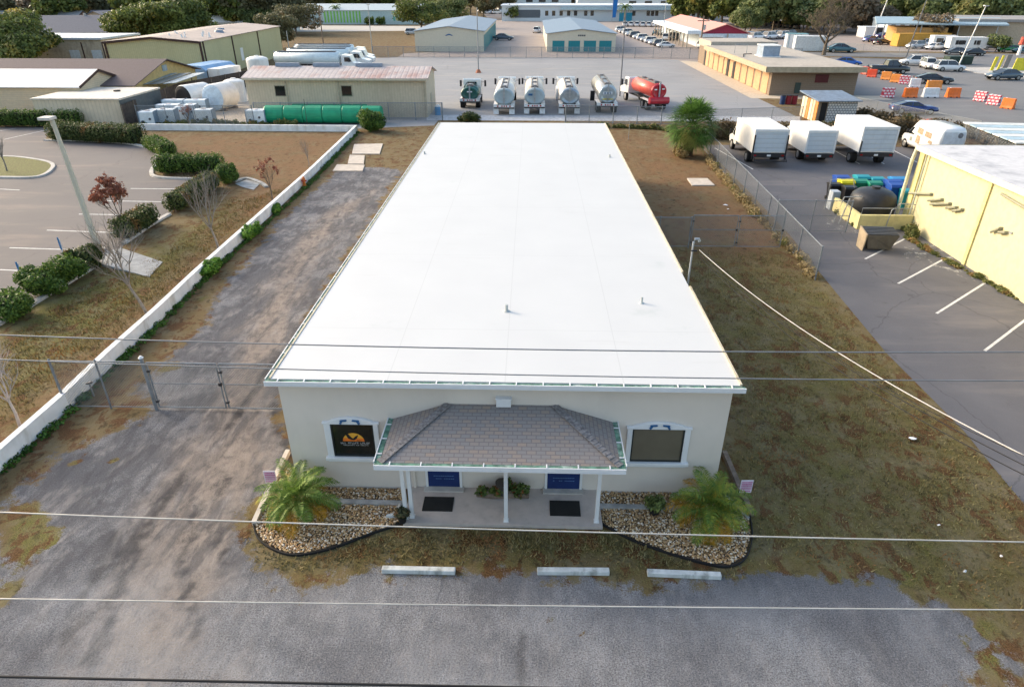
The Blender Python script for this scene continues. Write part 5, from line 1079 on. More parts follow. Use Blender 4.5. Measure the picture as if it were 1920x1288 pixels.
MB().cyl((1.5,1,2.6),(1.5,1,2.72), .35, n=12).build('roof_vent', BLACK, rf)
SHB = P('brown_shingle_roof', (.13,.10,.10), .9, var=.15, sc=8, dirt=.2)
t, wl, rf = shed('brown_roofed_house','house with a wide brown shingle roof and yellow gable behind the cream workshop',-82,-45.8,79,95,2.7,4.6,'x',P('yellow_gable', (.55,.40,.17), .8),SHB,.6)
MB().b(18.11,18.2,-.6,.5,3.3,4.0).build('gable_window', P('pale_pane', (.3,.36,.38), .2), t)
A = G(188,74,4.7)
t, wl, rf = shed('grey_workshop','small weathered tan workshop with a pale blue roof and roller doors behind the oak',A.x-16,A.x,A.y,A.y+12,4.6,4.9,'x',P('weathered_tan', (.40,.35,.27), .8, dirt=.5),P('pale_blue_roof', (.40,.46,.52), .6),.3,flat=True)
for x in (2.2,6.0): MB().b(x-.1,x+1.6,-6.04,-6.0,0,3.0).build('roller_door', P('roller_pale', (.5,.56,.6), .5, rib=.2, ribax=2), t)
for x in (4.4,8.0): MB().b(x,x+.2,-6.06,-6.0,0,4.2).build('trim', BRN, t)
SHG = P('grey_shingle_roof', (.17,.165,.18), .9, var=.1, sc=4)
def house(px, py, w_, d_, ev, rd, ax, wm, rm, label, rz=0, k=None):
    g = G(px, py); t, a, b_ = shed('house', label, g.x-w_/2, g.x+w_/2, g.y, g.y+d_, ev, rd, ax, wm, rm, .5, R(rz), 'house'); t['group'] = 'houses beyond the workshops'
    for i in range(3): win(t, -w_*.35+i*w_*.28, -w_*.35+i*w_*.28+1.1, -d_/2, 1.0, 2.2)
    MB().b(w_*.4,w_*.4+.7,-d_/2-.03,-d_/2,0,2.1).build('door', WHITE, t)
    if k: MB().cyl((w_*.2,0,rd-.4),(w_*.2,0,rd+.5),.3,n=8).build('chimney', CONC, b_)
    return t
house(92,85,26,16,2.8,6.0,'x',P('house_white', (.6,.6,.56), .8),SHG,'house with a dark grey roof and white gable beside the oak',12,1)
house(195,72,20,15,2.8,6.4,'y',P('house_tan', (.4,.33,.25), .8),SHG,'tan house with a grey hipped roof left of the large tree',-6)
house(60,62,24,14,2.8,5.6,'x',P('house_brick', (.22,.1,.06), .8),P('pale_grey_roof', (.25,.25,.25), .9),'brick house with a pale grey roof near the top left corner',4)
house(225,60,22,14,2.8,5.6,'x',P('house_tan', (.4,.33,.25), .8),SHG,'grey roofed house half hidden by the large green tree',0)
house(120,96,14,6,2.0,2.6,'x',P('yellow_fence', (.45,.42,.12), .8),P('moss_roof', (.35,.38,.12), .8),'low yellow green outbuilding in front of the white gabled house',3)
house(462,62,24,14,3.0,6.6,'x',P('house_white', (.6,.6,.56), .8),P('white_metal_roof', (.74,.74,.75), .5),'white roofed house behind the olive hall',0)
# tarp, scrap roof, brown fence
g = G(368,166); tp = thing('tarp_shelter', 'shelter under a pale blue tarpaulin beside the olive hall', 'shelter', tuple(g), R(-12))
TARP = P('blue_tarp', (.22,.38,.58), .5, var=.1, sc=1, bmp=.3, bsc=3)
MB().prof([(-2.3,0),(2.3,0),(2.3,2.2),(1.4,2.9),(-1.2,3.0),(-2.3,2.3)], 0, 7).build('tarpaulin', TARP, tp, smooth=False)
MB().b(2.4,4.2,0,5,0,2.6).build('white_box', WHITE, tp)
MB().cyl((-2.35,-.05,0),(-2.35,-.05,2.4),.06,n=6).cyl((2.35,-.05,0),(2.35,-.05,2.4),.06,n=6).build('pole', DARK, tp)
g = G(300,196); sr = thing('scrap_roof_shelter', 'open shelter roofed with loose blue grey corrugated sheets', 'shelter', (g.x-2,g.y+1,0), R(8))
for i in range(5): MB().add([(-3.6+i*1.7,-2.5,2.2+.06*i),(-2.1+i*1.7,-2.6,2.3+.06*i),(-.6+i*1.7,4.2,2.9),(-2.2+i*1.7,4.4,2.8),(-3.6+i*1.7,-2.5,2.26+.06*i),(-2.1+i*1.7,-2.6,2.36+.06*i),(-.6+i*1.7,4.2,2.96),(-2.2+i*1.7,4.4,2.86)],[(3,2,1,0),(4,5,6,7),(0,1,5,4),(1,2,6,5),(2,3,7,6),(3,0,4,7)]).build('roof_sheet', P('corrugated_%d'%(i%2), ((.35,.42,.46),(.20,.23,.23))[i%2], .5, .3, var=.2, rib=.2, dirt=.4, dcol=(.15,.08,.05)), sr)
for x in (-3,0,3.5): MB().cyl((x,-2.3,0),(x,-2.3,2.3),.06,n=6).cyl((x+1,3.8,0),(x+1,3.8,2.8),.06,n=6).build('post', WOOD, sr)
def boardfence(p, q, h, label, m_=WOOD):
    p, q = Vector((*p[:2],0)), Vector((*q[:2],0)); L_ = (q-p).length; t = thing('board_fence', label, 'fence', tuple(p), math.atan2(q.y-p.y,q.x-p.x))
    MB().b(0,L_,-.02,.02,0,h).build('boards', m_, t)
    for i in range(int(L_/3)+1): MB().b(i*3-.05,i*3+.05,-.1,-.02,0,h+.05).build('post', WOOD, t)
    return t
boardfence(G(236,238),G(342,190),2.1,'dark brown board fence behind the white totes',P('dark_brown_board', (.075,.055,.045), .9, var=.35, rib=.3, dirt=.4))
boardfence(G(342,190),G(470,162),2.1,'dark brown board fence behind the large white drums',P('dark_brown_board', (.075,.055,.045), .9, var=.35, rib=.3, dirt=.4))
# totes and tanks
TOTE = P('tote_white', (.66,.72,.76), .45, var=.06, dirt=.2, dcol=(.4,.42,.42), dsc=2)
def tote(px, py, label, L_=2.3, rz=8, h=1.45):
    t = thing('liquid_tote', label, 'tote', tuple(G(px,py)), R(rz), 'white liquid totes stacked behind the garden wall')
    MB().b(-L_/2,L_/2,-.6,.6,.12,h).build('tank_body', TOTE, t, bevel=.1)
    MB().b(-L_/2-.03,-L_/2+.03,-.63,.63,0,h+.03).b(L_/2-.03,L_/2+.03,-.63,.63,0,h+.03).b(-L_/2,L_/2,-.55,.55,0,.1).build('cage', P('tote_cage', (.2,.27,.34), .5), t)
    each(MB().cyl((-.3*L_,-.66,.5),(-.3*L_,-.6,.5),.13,n=10).cyl((.2*L_,-.66,.75),(.2*L_,-.6,.75),.12,n=10), 'valve', P('valve_dark', (.05,.06,.08), .5), t)
    MB().cyl((0,0,h),(0,0,h+.08),.25,n=12).build('lid', P('lid_pink', (.6,.55,.54), .5), t); return t
for a in ((283,236,'white tote at the left end of the front row of totes',1.5),(311,232,'long white tote second in the front row of totes',2.6),(322,222,'white tote behind the long front tote',2.4),(345,226,'upright white tote with a dark valve, middle of the group',1.3),(362,222,'upright white tote right of the middle one',1.3),(372,212,'white tote at the back of the group',2.4),(410,206,'white tote standing alone by the large white drum',1.5),(387,232,'white tote nearest the sandy patch',1.9),(332,212,'white tote at the back left of the group',2.4)): tote(*a)
tote(484,233,'white tote touching the green tank row',1.9)
DRW = P('drum_white', (.74,.73,.70), .45, var=.03, dirt=.25)
def drum(px, py, r_, L_, az, label, em=None):
    g = G(px, py); t = thing('storage_drum', label, 'tank', (g.x,g.y,0), R(az), 'large drums behind the totes'); em = em or DRW
    c_ = lambda y, q: [(math.cos(2*math.pi*j/28)*r_*q, y, r_+math.sin(2*math.pi*j/28)*r_*q) for j in range(28)]
    MB().loft([c_(0,.96),c_(.15,1),c_(L_-.4,1),c_(L_-.1,.9),c_(L_,.6)]).build('drum_body', DRW, t, smooth=False)
    MB().loft([c_(-.12,.7),c_(-.04,.92),c_(-.004,.955)]).build('end_cap', em, t)
    MB().b(-r_*.8,r_*.8,.4,.7,0,.3).b(-r_*.8,r_*.8,L_-.9,L_-.6,0,.3).build('cradle', WOOD, t); return t
drum(349,207,1.35,3.6,-24,'large drum lying on its side with a black end',P('drum_black', (.01,.01,.012), .7))
drum(404,209,1.45,3.2,-14,'large white drum lying on its side with a pale blue end',P('drum_bluewhite', (.55,.65,.74), .5))
def vtank(px, py, r_, h, label):
    t = thing('upright_tank', label, 'tank', tuple(G(px,py)), 0, 'upright white tanks')
    MB().loft([[(math.cos(2*math.pi*j/28)*q*r_, math.sin(2*math.pi*j/28)*q*r_, z) for j in range(28)] for q, z in ((1,0),(1,h*.9),(.93,h*.95),(.6,h),(.2,h+.05))]).build('tank_body', DRW, t, smooth=False)
    MB().cyl((0,0,h),(0,0,h+.15),.3,n=12).build('lid', DRW, t); MB().cyl((0,-r_-.06,h*.55),(0,-r_+.05,h*.55),.08,n=8).build('port', STEEL, t); return t
vtank(445,191,1.2,2.6,'upright white tank against the left end of the tan workshop')
vtank(490,160,1.5,3.8,'tall white tank rising behind the tan workshop roof')
GRN = P('emerald_tank', (.01,.28,.14), .45, var=.12, sc=1.5, dirt=.15, dcol=(.01,.15,.09))
def grow(px0, px1, py, n, r_, label):
    A, B = G(px0, py), G(px1, py); t = thing('green_tank_row', label, 'tank', (A.x,A.y+r_,0)); s = (B.x-A.x)/n
    for i in range(n):
        c_ = lambda x, q: [(x, math.cos(2*math.pi*j/20)*r_*q, r_*1.02+math.sin(2*math.pi*j/20)*r_*q) for j in range(20)]
        MB().loft([c_(i*s+.02,.93),c_(i*s+.12,1),c_((i+1)*s-.12,1),c_((i+1)*s-.02,.93)]).build('segment', GRN, t, smooth=False)
    MB().b(.3,B.x-A.x-.3,-r_*.6,r_*.6,0,.12).build('skid', DARK, t)
    return t
grow(496,716,234,6,.88,'front row of six joined emerald green tank segments')
grow(548,690,221,5,.7,'back row of smaller green tanks behind the front row')
gt = G(812,222); wb = thing('water_barrel', 'blue and white barrel at the end of the tan workshop', 'barrel', tuple(G(821,216)))
MB().cyl((0,0,0),(0,0,.9),.32,n=16).build('barrel_body', P('barrel_blue', (.05,.25,.5), .5), wb); MB().cyl((0,0,.9),(0,0,1.1),.33,.2,n=16).build('lid', WHITE, wb)
# storage units
TEAL = P('teal_roller_door', (.01,.20,.24), .5, var=.06, rib=.3, ribax=2, ribst=.25); BLR = P('blue_grey_metal_roof', (.16,.225,.30), .5, var=.04, rib=.6, ribax=1, dirt=.15, dcol=(.4,.45,.5), ribst=.3)
UW = P('unit_cream', (.58,.54,.44), .8, var=.03)
t, wl, rf = shed('storage_unit','left storage unit with a blue grey roof, blank cream end wall and teal side doors',-25.2,-10.4,154.5,208,4.0,4.9,'y',UW,BLR,.35)
for i in range(14): MB().b(7.402,7.46,-26+i*3.7,-23.2+i*3.7,0,3.2).build('roller_door', TEAL, t)
lo = MB().prof([(-.9,3.15),(-.45,3.35),(.0,3.5),(.45,3.35),(.9,3.15),(.5,3.1),(0,3.25),(-.5,3.1)], -26.8, -26.752).build('roof_emblem', BLUEP, t)
t, wl, rf = shed('storage_unit','right storage unit with blue grey roof and four teal doors in its end wall',3.2,17.9,154.5,211,3.55,4.4,'y',UW,BLR,.35)
for a, b_ in ((1036,1058),(1066,1087),(1095,1117),(1124,1146)): A, B = GY(a,77,154.5), GY(b_,94,154.5); MB().b(A.x-t.location.x,B.x-t.location.x,-28.29,-28.252,.05,A.z).build('roller_door', TEAL, t)
for i in range(4): MB().b(-.75+i*.42,-.45+i*.42,-28.29,-28.252,3.05,3.35).build('letter', P('dark_letter', (.05,.06,.08), .5), t)
for xx in (3.2,):
    pass
# long white building
LW = P('long_white', (.62,.66,.68), .7, var=.03); LR = P('long_roof', (.66,.70,.73), .6, var=.03)
t, wl, rf = shed('long_white_building','very long low white building with a row of small dark windows across the far side',-12,74,288,312,5.2,5.7,'x',LW,LR,.4,flat=True)
for i, px in enumerate((1010,1025,1038,1052,1066,1079,1098,1110,1188,1215,1223,1231,1262,1271,1300)): A = GY(px,31,288); win(t, A.x-31-.55, A.x-31+.55, -12, 2.0, 3.6)
MB().b(-38,-28,-12.05,-12,1.2,4.0).build('window_band', P('grey_glass', (.1,.12,.14), .3), t)
MB().b(-20,42,-13.5,-12.05,4.0,4.9).build('awning', P('pale_blue_awning', (.42,.55,.60), .6), t)
MB().b(3,8,-12.2,-12,.0,3.0).build('blue_entrance', P('entrance_blue', (.02,.28,.42), .5), t)
t2, wl, rf = shed('rear_white_building','taller white building rising behind the long low one',20,78,330,350,7.0,7.5,'x',LW,LR,.4,flat=True)
for i in range(5): win(t2, -6+i*7, -3+i*7, -10, 5.0, 6.2)
t3, wl, rf = shed('rear_white_block','low pale block behind the left part of the long white building',-8,18,345,360,8.2,8.7,'x',P('pale_blue_wall', (.48,.55,.58), .7),LR,.4,flat=True)
for i in range(3): win(t3, -8+i*6, -5+i*6, -7.5, 5.5, 6.5)
bn = thing('feather_banner', 'tall blue banner in front of the long white building', 'banner', tuple(G(1147,42))); MB().cyl((0,0,0),(0,0,8.5),.08,n=6).build('pole', STEEL, bn)
MB().prof([(.1,1.5),(1.4,1.6),(1.9,8.2),(.9,8.6),(.1,8.2)], -.03, .03).build('flag', P('banner_blue', (.01,.16,.50), .6), bn)
# green striped building
t, wl, rf = shed('striped_building','pale blue building with lime green vertical stripes among the trees',-84,-40,262,280,4.6,6.4,'x',P('pale_mint_wall', (.50,.62,.62), .8),P('pale_grey_metal_roof', (.42,.48,.50), .6),.4)
for k in range(12): MB().b(-13+k*1.15,-12.45+k*1.15,-9.08,-9.0,.6,4.3).build('stripe', P('lime_stripe', (.22,.55,.10), .6), t)
for k in range(9): MB().b(12+k*1.1,12.5+k*1.1,-9.08,-9.0,1.2,4.2).build('stripe', P('teal_stripe', (.10,.42,.30), .6), t)
for px, lb in ((692,'round dark shrub left of the pair before the striped building'),(713,'round dark shrub right of the pair before the striped building')): bush(px,48,1.9,1.6,2.8,lb,DG,900,.3,40,group='round shrubs before the striped building')
# red roofed shed + car port
SALM = P('salmon_roof', (.66,.30,.24), .6, var=.04, rib=.6, ribax=1, ribst=.2); MARO = P('maroon_gable', (.30,.02,.05), .6)
e0 = GY(1402,64,163.5); pk = GY(1363,47,163.5); xl = 2*pk.x-e0.x
t = thing('red_roofed_shed', 'white shed with a salmon red roof and maroon gable', 'building', (pk.x,163.5,0)); w2 = e0.x-pk.x
MB().b(-w2,w2,0,52,0,e0.z).build('wall', P('shed_bluewhite', (.58,.66,.72), .7), t)
MB().prof([(-w2-.4,e0.z+.01),(w2+.4,e0.z+.01),(0,pk.z)], .0, .1).build('gable', MARO, t)
MB().prof([(-w2-.6,e0.z),(0,pk.z+.01),(w2+.6,e0.z),(w2+.6,e0.z+.15),(0,pk.z+.18),(-w2-.6,e0.z+.15)], -.3, 52.3).build('roof', SALM, t)
MB().b(-w2-1,-w2*.1,-.9,-.02,2.4,e0.z-.1).build('porch_fascia', P('porch_white', (.66,.72,.76), .6), t); MB().b(-w2,-w2*.1,-.05,-.01,.1,2.3).build('shopfront', P('grey_glass', (.1,.12,.14), .3), t)
c0 = GY(1287,70,163.5); cp = thing('car_port', 'flat white car port on a line of posts joined to the red roofed shed', 'car port', (c0.x,163.0,0))
MB().b(0,xl-c0.x-.6,0,48,3.0,3.7).build('canopy', P('porch_white', (.66,.72,.76), .6), cp)
for i in range(11): MB().b(.1,.35,.2+i*4.4,.45+i*4.4,0,3.0).build('post', P('port_post', (.45,.38,.3), .7), cp)
for i in range(3): MB().b(3+i*3,3.25+i*3,.2,.45,0,3.0).build('post', P('port_post', (.45,.38,.3), .7), cp)
# brown flat-roofed building
bx0, by0, bx1, by1 = 31.1, 92.0, 42.1, 134.0; BM = P('brown_brick', (.22,.165,.12), .85, var=.08, sc=6, rib=.25, ribax=2, ribst=.2); CM = P('roof_gravel', (.40,.36,.31), .9, var=.1, dirt=.5, dcol=(.25,.22,.19), dsc=.4)
t = thing('flat_roofed_building', 'brown brick building with a wide flat gravel roof and tan fascia', 'building', (bx0,by0,0)); W_, D_ = bx1-bx0, by1-by0
MB().b(0,W_,0,D_,0,2.95).build('wall', BM, t)
r_ = MB().b(-1.3,W_+.3,-1.4,D_-9,3.0,3.55).b(-.2,W_+.2,D_-9,D_+.3,3.0,4.1).build('roof', CM, t)
MB().b(-1.34,W_+.34,-1.45,-1.401,2.95,3.62).b(-1.36,-1.301,-1.45,D_-9,2.95,3.62).build('fascia', P('fascia_olive_tan', (.36,.31,.22), .7), t)
MB().b(-1.0,W_,-1.2,D_-9,2.951,2.999).build('soffit', P('soffit_dark', (.08,.07,.05), .8), t)
TW = P('sunlit_tan_panel', (.50,.30,.17), .8, var=.1, dirt=.2, dcol=(.35,.17,.08))  # left wall coloured warmer and lighter, sunlight painted into its panels
for i in range(11): y = 1.0+i*3.3; MB().b(-.06,-.001,y,y+2.6,.05,2.9).build('wall_panel', TW, t)
for y in (17,20.5,36): MB().b(-.09,-.061,y,y+1.2,.05,2.4).build('door', DARK, t)
MB().b(5.6,7.3,-.05,-.001,1.6,2.6).build('window', P('dark_red_glass', (.09,.015,.02), .3), t)
MB().b(3.2,3.9,-.08,-.001,.3,1.6).build('panel', P('dark_green_panel', (.03,.05,.045), .5), t)
hv = MB().b(2.2,4.6,12,15,3.6,5.0).build('air_unit', P('air_unit_blue', (.25,.32,.42), .5, dirt=.2), r_); MB().b(2.1,4.7,11.9,15.1,5.0,5.1).b(2.0,4.8,11.8,15.2,3.551,3.65).build('air_unit_cap', WHITE, hv)
MB().tube([(-.2,18,3.56),(-.2,18,4.8),(1.6,18,4.8),(1.6,18,3.56)], .05, 6).build('roof_rail', STEEL, r_)
MB().tube([(-.5,12,3.62),(.6,16,3.62),(2.0,16.5,3.62)], .05, 6).build('roof_conduit', BLACK, r_)
struct(sheet('building_walk', [(bx0-3.0,by0-2.5),(bx1+3.5,by0-3.5),(bx1+3.5,by0),(bx0,by0),(bx0,by1),(bx0-1.5,by1+2),(bx0-3,by1+2)], .012, P('warm_concrete', (.50,.43,.34), .9, var=.1, dirt=.3)))
for i, c_ in enumerate(('navy','red','red')):
    g = G(1466+i*11,196); o = thing('refuse_barrel','%s barrel %s beside the brown building'%(('dark blue','dark red','dark red')[i],('leftmost','in the middle','rightmost')[i]),'barrel',tuple(g),0,'barrels beside the brown building')
    MB().cyl((0,0,0),(0,0,1.0),.33,n=14).build('barrel_body', P('barrel_'+c_, ((.01,.03,.1) if c_ == 'navy' else (.22,.01,.02)), .5), o); MB().cyl((0,0,1.0),(0,0,1.06),.35,n=14).build('rim', DARK, o)
# lattice shed
s0 = thing('lattice_shed', 'small shed with a blue grey roof, lattice block wall and orange-striped boards', 'shed', (29.9,72.6,0), R(2))
MB().b(.05,4.0,.05,4.3,0,2.1).build('inner_wall', P('shed_inner', (.25,.2,.15), .9), s0)
m, nt, bs, L = newmat('lattice_block'); br_ = nt.nodes.new('ShaderNodeTexBrick'); br_.inputs['Scale'].default_value = 1; br_.inputs['Brick Width'].default_value = .3; br_.inputs['Row Height'].default_value = .24; br_.inputs['Mortar Size'].default_value = .035
br_.inputs['Color1'].default_value = (.5,.52,.54,1); br_.inputs['Color2'].default_value = (.62,.62,.6,1); br_.inputs['Mortar'].default_value = (.16,.17,.19,1); L(coord(nt, rot=(R(90),0,0)), br_.inputs['Vector']); L(br_.outputs[0], bs.inputs['Base Color'])
MB().b(1.0,4.05,-.02,.04,0,2.15).build('block_wall', m, s0)
for i in range(6): MB().b(-.03,.04,.1+i*.7,.65+i*.7,.05,2.1).build('board', P('shed_board_%d'%(i%3), ((.55,.22,.06),(.6,.5,.36),(.62,.55,.42))[i%3], .8, dirt=.3), s0)
MB().b(.3,.9,-.01,.03,0,2.0).build('door', BLACK, s0)
MB().add([(-.3,-.4,2.15),(4.3,-.4,2.15),(4.3,4.7,2.5),(-.3,4.7,2.5),(-.3,-.4,2.25),(4.3,-.4,2.25),(4.3,4.7,2.6),(-.3,4.7,2.6)],[(3,2,1,0),(4,5,6,7),(0,1,5,4),(1,2,6,5),(2,3,7,6),(3,0,4,7)]).build('roof', P('shed_blue_roof', (.16,.21,.28), .6, var=.2, dirt=.3), s0)
# yellow building
YX, YY = 22.65, 39.3
t = thing('yellow_building', 'pale yellow rendered building with a stained pale flat roof at the right edge', 'building', (YX,YY,0))
YW = MB().b(0,26,-26,0,0,4.45).build('wall', YEL, t)
MB().b(-.25,26,-26,.25,4.452,4.62).build('roof', P('stained_pale_roof', (.55,.55,.56), .8, var=.06, dirt=.7, dcol=(.26,.27,.3), dsc=.6), t)
MB().b(-.27,-.252,-26,.25,4.36,4.64).b(-.27,26,.252,.27,4.36,4.64).build('roof_edge', P('cream_edge', (.72,.66,.5), .6), t)
A = GX(1834,420,YX); MB().b(-.08,-.001,A.y-YY-.12,A.y-YY+.12,0,4.3).build('pilaster', P('pilaster_yellow', (.62,.55,.25), .8), t)
MB().b(-.08,-.001,-.5,-.02,0,4.3).build('pilaster', P('pilaster_yellow', (.62,.55,.25), .8), t)
MB().tube([(-.15,-.9,4.3),(-.15,-.9,.3),(-.5,-.9,.1)], .05, 8).build('downpipe', P('downpipe_grey', (.42,.44,.36), .6), t)
MB().tube([(-.25,.15,4.4),(-.35,.1,3.8),(-.35,.1,.2)], .1, 8).build('downpipe', P('downpipe_cream', (.65,.62,.42), .6), t)
PG = P('pipe_green_grey', (.27,.27,.19), .6, dirt=.3)
for a, b_ in (((1705,362),(1745,364)),((1740,376),(1765,374)),((1744,383),(1780,382)),((1774,390),(1792,389)),((1786,396),(1803,393)),((1858,435),(1875,428)),((1872,436),(1885,436)),((1878,364),(1925,392))):
    p, q_ = GX(*a,YX-.12), GX(*b_,YX-.12); o_ = Vector((YX,YY,0)); MB().tube([p-o_, q_-o_, q_-o_+Vector((.12,0,0))], .07, 8).build('wall_pipe', PG, t)
hw_ = MB().b(-.05,-.001,-9.2,-9.0,2.5,2.6).build('bracket', STEEL, t)
# far right buildings
g = G(1745,93); t, wl, rf = shed('long_tan_building','long tan building with awnings at the far right',96,190,176,200,5.0,5.6,'x',P('far_tan', (.46,.38,.28), .8),P('far_grey_roof', (.28,.27,.26), .8),.6,flat=True)
t.rotation_euler = (0,0,R(-12)); t.location = (150,178,0)
MB().b(-30,-26,-13.2,-12,2.5,3.6).build('awning', P('brick_red_awning', (.35,.10,.06), .7), t)
for i in range(5): MB().b(-20+i*12,-15+i*12,-12.06,-12,0,3.4).build('roller_door', P('roller_pale', (.5,.56,.6), .5, rib=.2, ribax=2), t)
g = G(1770,88); aw = thing('workshop_canopy', 'pale blue canopy over a dark workshop beside the yellow container', 'canopy', (g.x,g.y+6,0), R(-12))
MB().add([(-14,-4,4.4),(14,-4,4.4),(16,8,5.4),(-12,8,5.4),(-14,-4,4.7),(14,-4,4.7),(16,8,5.7),(-12,8,5.7)],[(3,2,1,0),(4,5,6,7),(0,1,5,4),(1,2,6,5),(2,3,7,6),(3,0,4,7)]).build('roof', P('canopy_blue', (.28,.38,.44), .6), aw)
for x in (-12,-4,4,12): MB().b(x,x+.2,-3.4,-3.2,0,4.4).build('post', STEEL, aw)
MB().b(-9,2,-3.0,6,0,3.8).build('ochre_wall', P('ochre_wall', (.50,.30,.12), .8), aw); MB().b(2.1,13,4,6,0,4.2).build('back_wall', P('dark_wall', (.06,.07,.06), .8), aw)
def cont(px, py, L_, W_, H_, m_, label, rz=0, name='container', cat='container', m2=None, wheels=False):
    t = thing(name, label, cat, tuple(G(px,py)), R(rz)); z = .6 if wheels else .05
    b0 = MB().b(-L_/2,L_/2,0,W_,z,H_).build('box', m_, t, bevel=.05)
    mb = MB()
    for i in range(int(L_/1.2)): mb.b(-L_/2+.4+i*1.2,-L_/2+.5+i*1.2,-.04,0,z+.1,H_-.1)
    mb.build('side_rib', m2 or m_, b0); MB().b(-L_/2-.02,L_/2+.02,-.05,W_+.05,H_,H_+.08).build('roof', m2 or m_, b0)
    if wheels:
        for x in (-L_*.3,L_*.3): wheel(t, x, -.01, .4, .3); wheel(t, x, W_+.01, .4, .3)
        win(b0, -L_*.35, -L_*.1, 0, 1.4, 2.1); win(b0, L_*.15, L_*.3, 0, 1.4, 2.1)
    else: MB().b(L_/2,L_/2+.05,.2,W_-.2,.2,H_-.2).build('door', m2 or m_, b0)
    return t
cont(1492,92,4.5,2.4,3.0,WHITE,'white storage box with a teal lid left of the bare tree',-6,m2=P('teal_lid', (.15,.33,.36), .6))
cont(1519,97,6.8,2.4,2.9,P('container_white', (.66,.70,.72), .6, rib=.3, ribst=.6),'ribbed white shipping container behind the bare tree',-8)
cont(1730,88,13,2.6,2.7,P('container_yellow', (.50,.27,.04), .6, rib=.3, ribst=.4),'long yellow orange container in the used car lot',8)
cont(1768,92,5,2.2,2.6,WHITE,'plain white box van in the used car lot',-5,'parked_van','van',wheels=True)
cont(1812,97,7.5,2.5,2.7,WHITE,'white caravan with dark windows in the used car lot',-5,'caravan','caravan',wheels=True)
cont(1800,122,4.5,1.8,1.3,P('skip_dark_green', (.02,.045,.035), .6),'dark green skip behind the white cars in the barrier lot',6,'skip','skip')
g = G(1690,72); t, wl, rf = shed('white_hall','white two storey hall behind the used car lot',g.x-4.5,g.x+4,g.y,g.y+9,4.4,4.7,'x',P('hall_white', (.60,.66,.70), .7),LR,.2,flat=True)
for i in range(3): win(t, -3.2+i*2.4, -2.2+i*2.4, -4.5, 2.2, 3.4)
g = G(1655,70); t, wl, rf = shed('white_wall_shed','long low white shed left of the white hall',g.x-6,g.x+6,g.y-2,g.y+3,2.4,2.6,'x',WHITE,LR,.2,flat=True); MB().b(-3,0,-2.56,-2.5,0,2.4).build('door', DARK, t)
# metal carport right
cp = thing('metal_canopy', 'low corrugated white and pale blue canopy behind the yellow building', 'canopy', (41.5,55.8,0), R(-6))
for i in range(7): MB().b(-4.6,9,-4.9+i*1.25,-3.8+i*1.25,2.3,2.38).build('roof_sheet', P('canopy_sheet_%d'%(i%2), ((.62,.64,.62),(.36,.48,.55))[i%2], .5, dirt=.3), cp)
for x in (-4.4,0,5): MB().cyl((x,-4.6,0),(x,-4.6,2.3),.05,n=8).cyl((x,3.4,0),(x,3.4,2.3),.05,n=8).build('post', STEEL, cp)
MB().b(-4.5,-4.45,-4.8,3.4,.2,2.2).build('side_screen', CHAIN, cp)
# ------------------------------------------------------------------ poles
def pole(px, py, h, r_, label, kind='lamp', lean=(0,0), mat=STEEL, rz=0, group='lamp and utility poles'):
    t = thing({'lamp':'street_lamp','util':'utility_pole','plain':'utility_pole'}[kind], label, 'street lamp' if kind == 'lamp' else 'utility pole', tuple(G(px,py)), R(rz), group); tx, ty = lean
    MB().cyl((0,0,0),(tx,ty,h),r_,r_*.6,n=10).build('pole', mat, t)
    if kind == 'lamp':
        MB().tube([(tx,ty,h-.1),(tx+.25,ty,h+.02),(tx+.4,ty,h)],r_*.5,6).build('arm', mat, t)
        MB().prof([(tx-.35,h-.02),(tx+.35,h-.02),(tx+.42,h+.1),(tx-.28,h+.14)], ty-.3, ty+.3).build('lamp_head', P('lamp_head', (.55,.53,.5), .6), t)
    elif kind == 'util':
        MB().b(-1.1,1.1,-.06,.06,h-.9,h-.75).build('cross_arm', WOOD, t)
        for x in (-1,-.4,.4,1): MB().cyl((x,0,h-.75),(x,0,h-.6),.06,n=8).build('insulator', WHITE, t)
        MB().cyl((.35,0,h-2.4),(.35,0,h-1.5),.25,n=12).build('transformer', STEEL, t)
    return t
lp0 = G(186,470); p_ = thing('street_lamp', 'tall leaning concrete lamp pole by the left parking lot', 'street lamp', (lp0.x,lp0.y,0))
tp_ = GY(98,226,lp0.y)-lp0; CPOLE = P('pole_concrete', (.46,.45,.38), .85, var=.06, dirt=.25)
MB().loft([[(tp_.x*k+math.cos(j*.785)*r_, math.sin(j*.785)*r_, tp_.z*k) for j in range(8)] for k, r_ in ((0,.17),(1,.10))]).build('pole', CPOLE, p_)
MB().b(tp_.x-.55,tp_.x+.08,-.28,.28,tp_.z+.02,tp_.z+.17).b(tp_.x-.12,tp_.x+.06,-.06,.06,tp_.z-.3,tp_.z+.02).build('lamp_head', P('lamp_head', (.55,.53,.5), .6), p_, bevel=.03)
MB().cyl((0,0,0),(0,0,.12),.32,n=12).build('base', CONC, p_)
for (px, py, h, lb) in ((120,478,.9,'blue sign post farther from the camera in the left lot'),(45,528,.95,'blue sign post nearer the camera in the left lot')):
    g = G(px, py); t = thing('parking_sign', lb, 'sign', (g.x,g.y,0), R(-10), 'blue parking sign posts'); MB().b(-.03,.03,-.03,.03,0,h).build('post', P('sign_post_white', (.6,.65,.68), .5), t); MB().b(-.045,.045,-.05,-.031,h*.35,h+.1).build('blue_plate', P('plate_blue', (.01,.14,.34), .5), t)
pole(897,137,9.6,.11,'thin tall pole with a rusty base left of the white tankers','plain',mat=P('thin_pole', (.25,.26,.27), .6))
MB().cyl((0,0,0),(0,0,.5),.5,.25,n=12).build('base', P('rust_base', (.35,.13,.07), .8), bpy.data.objects['utility_pole'])
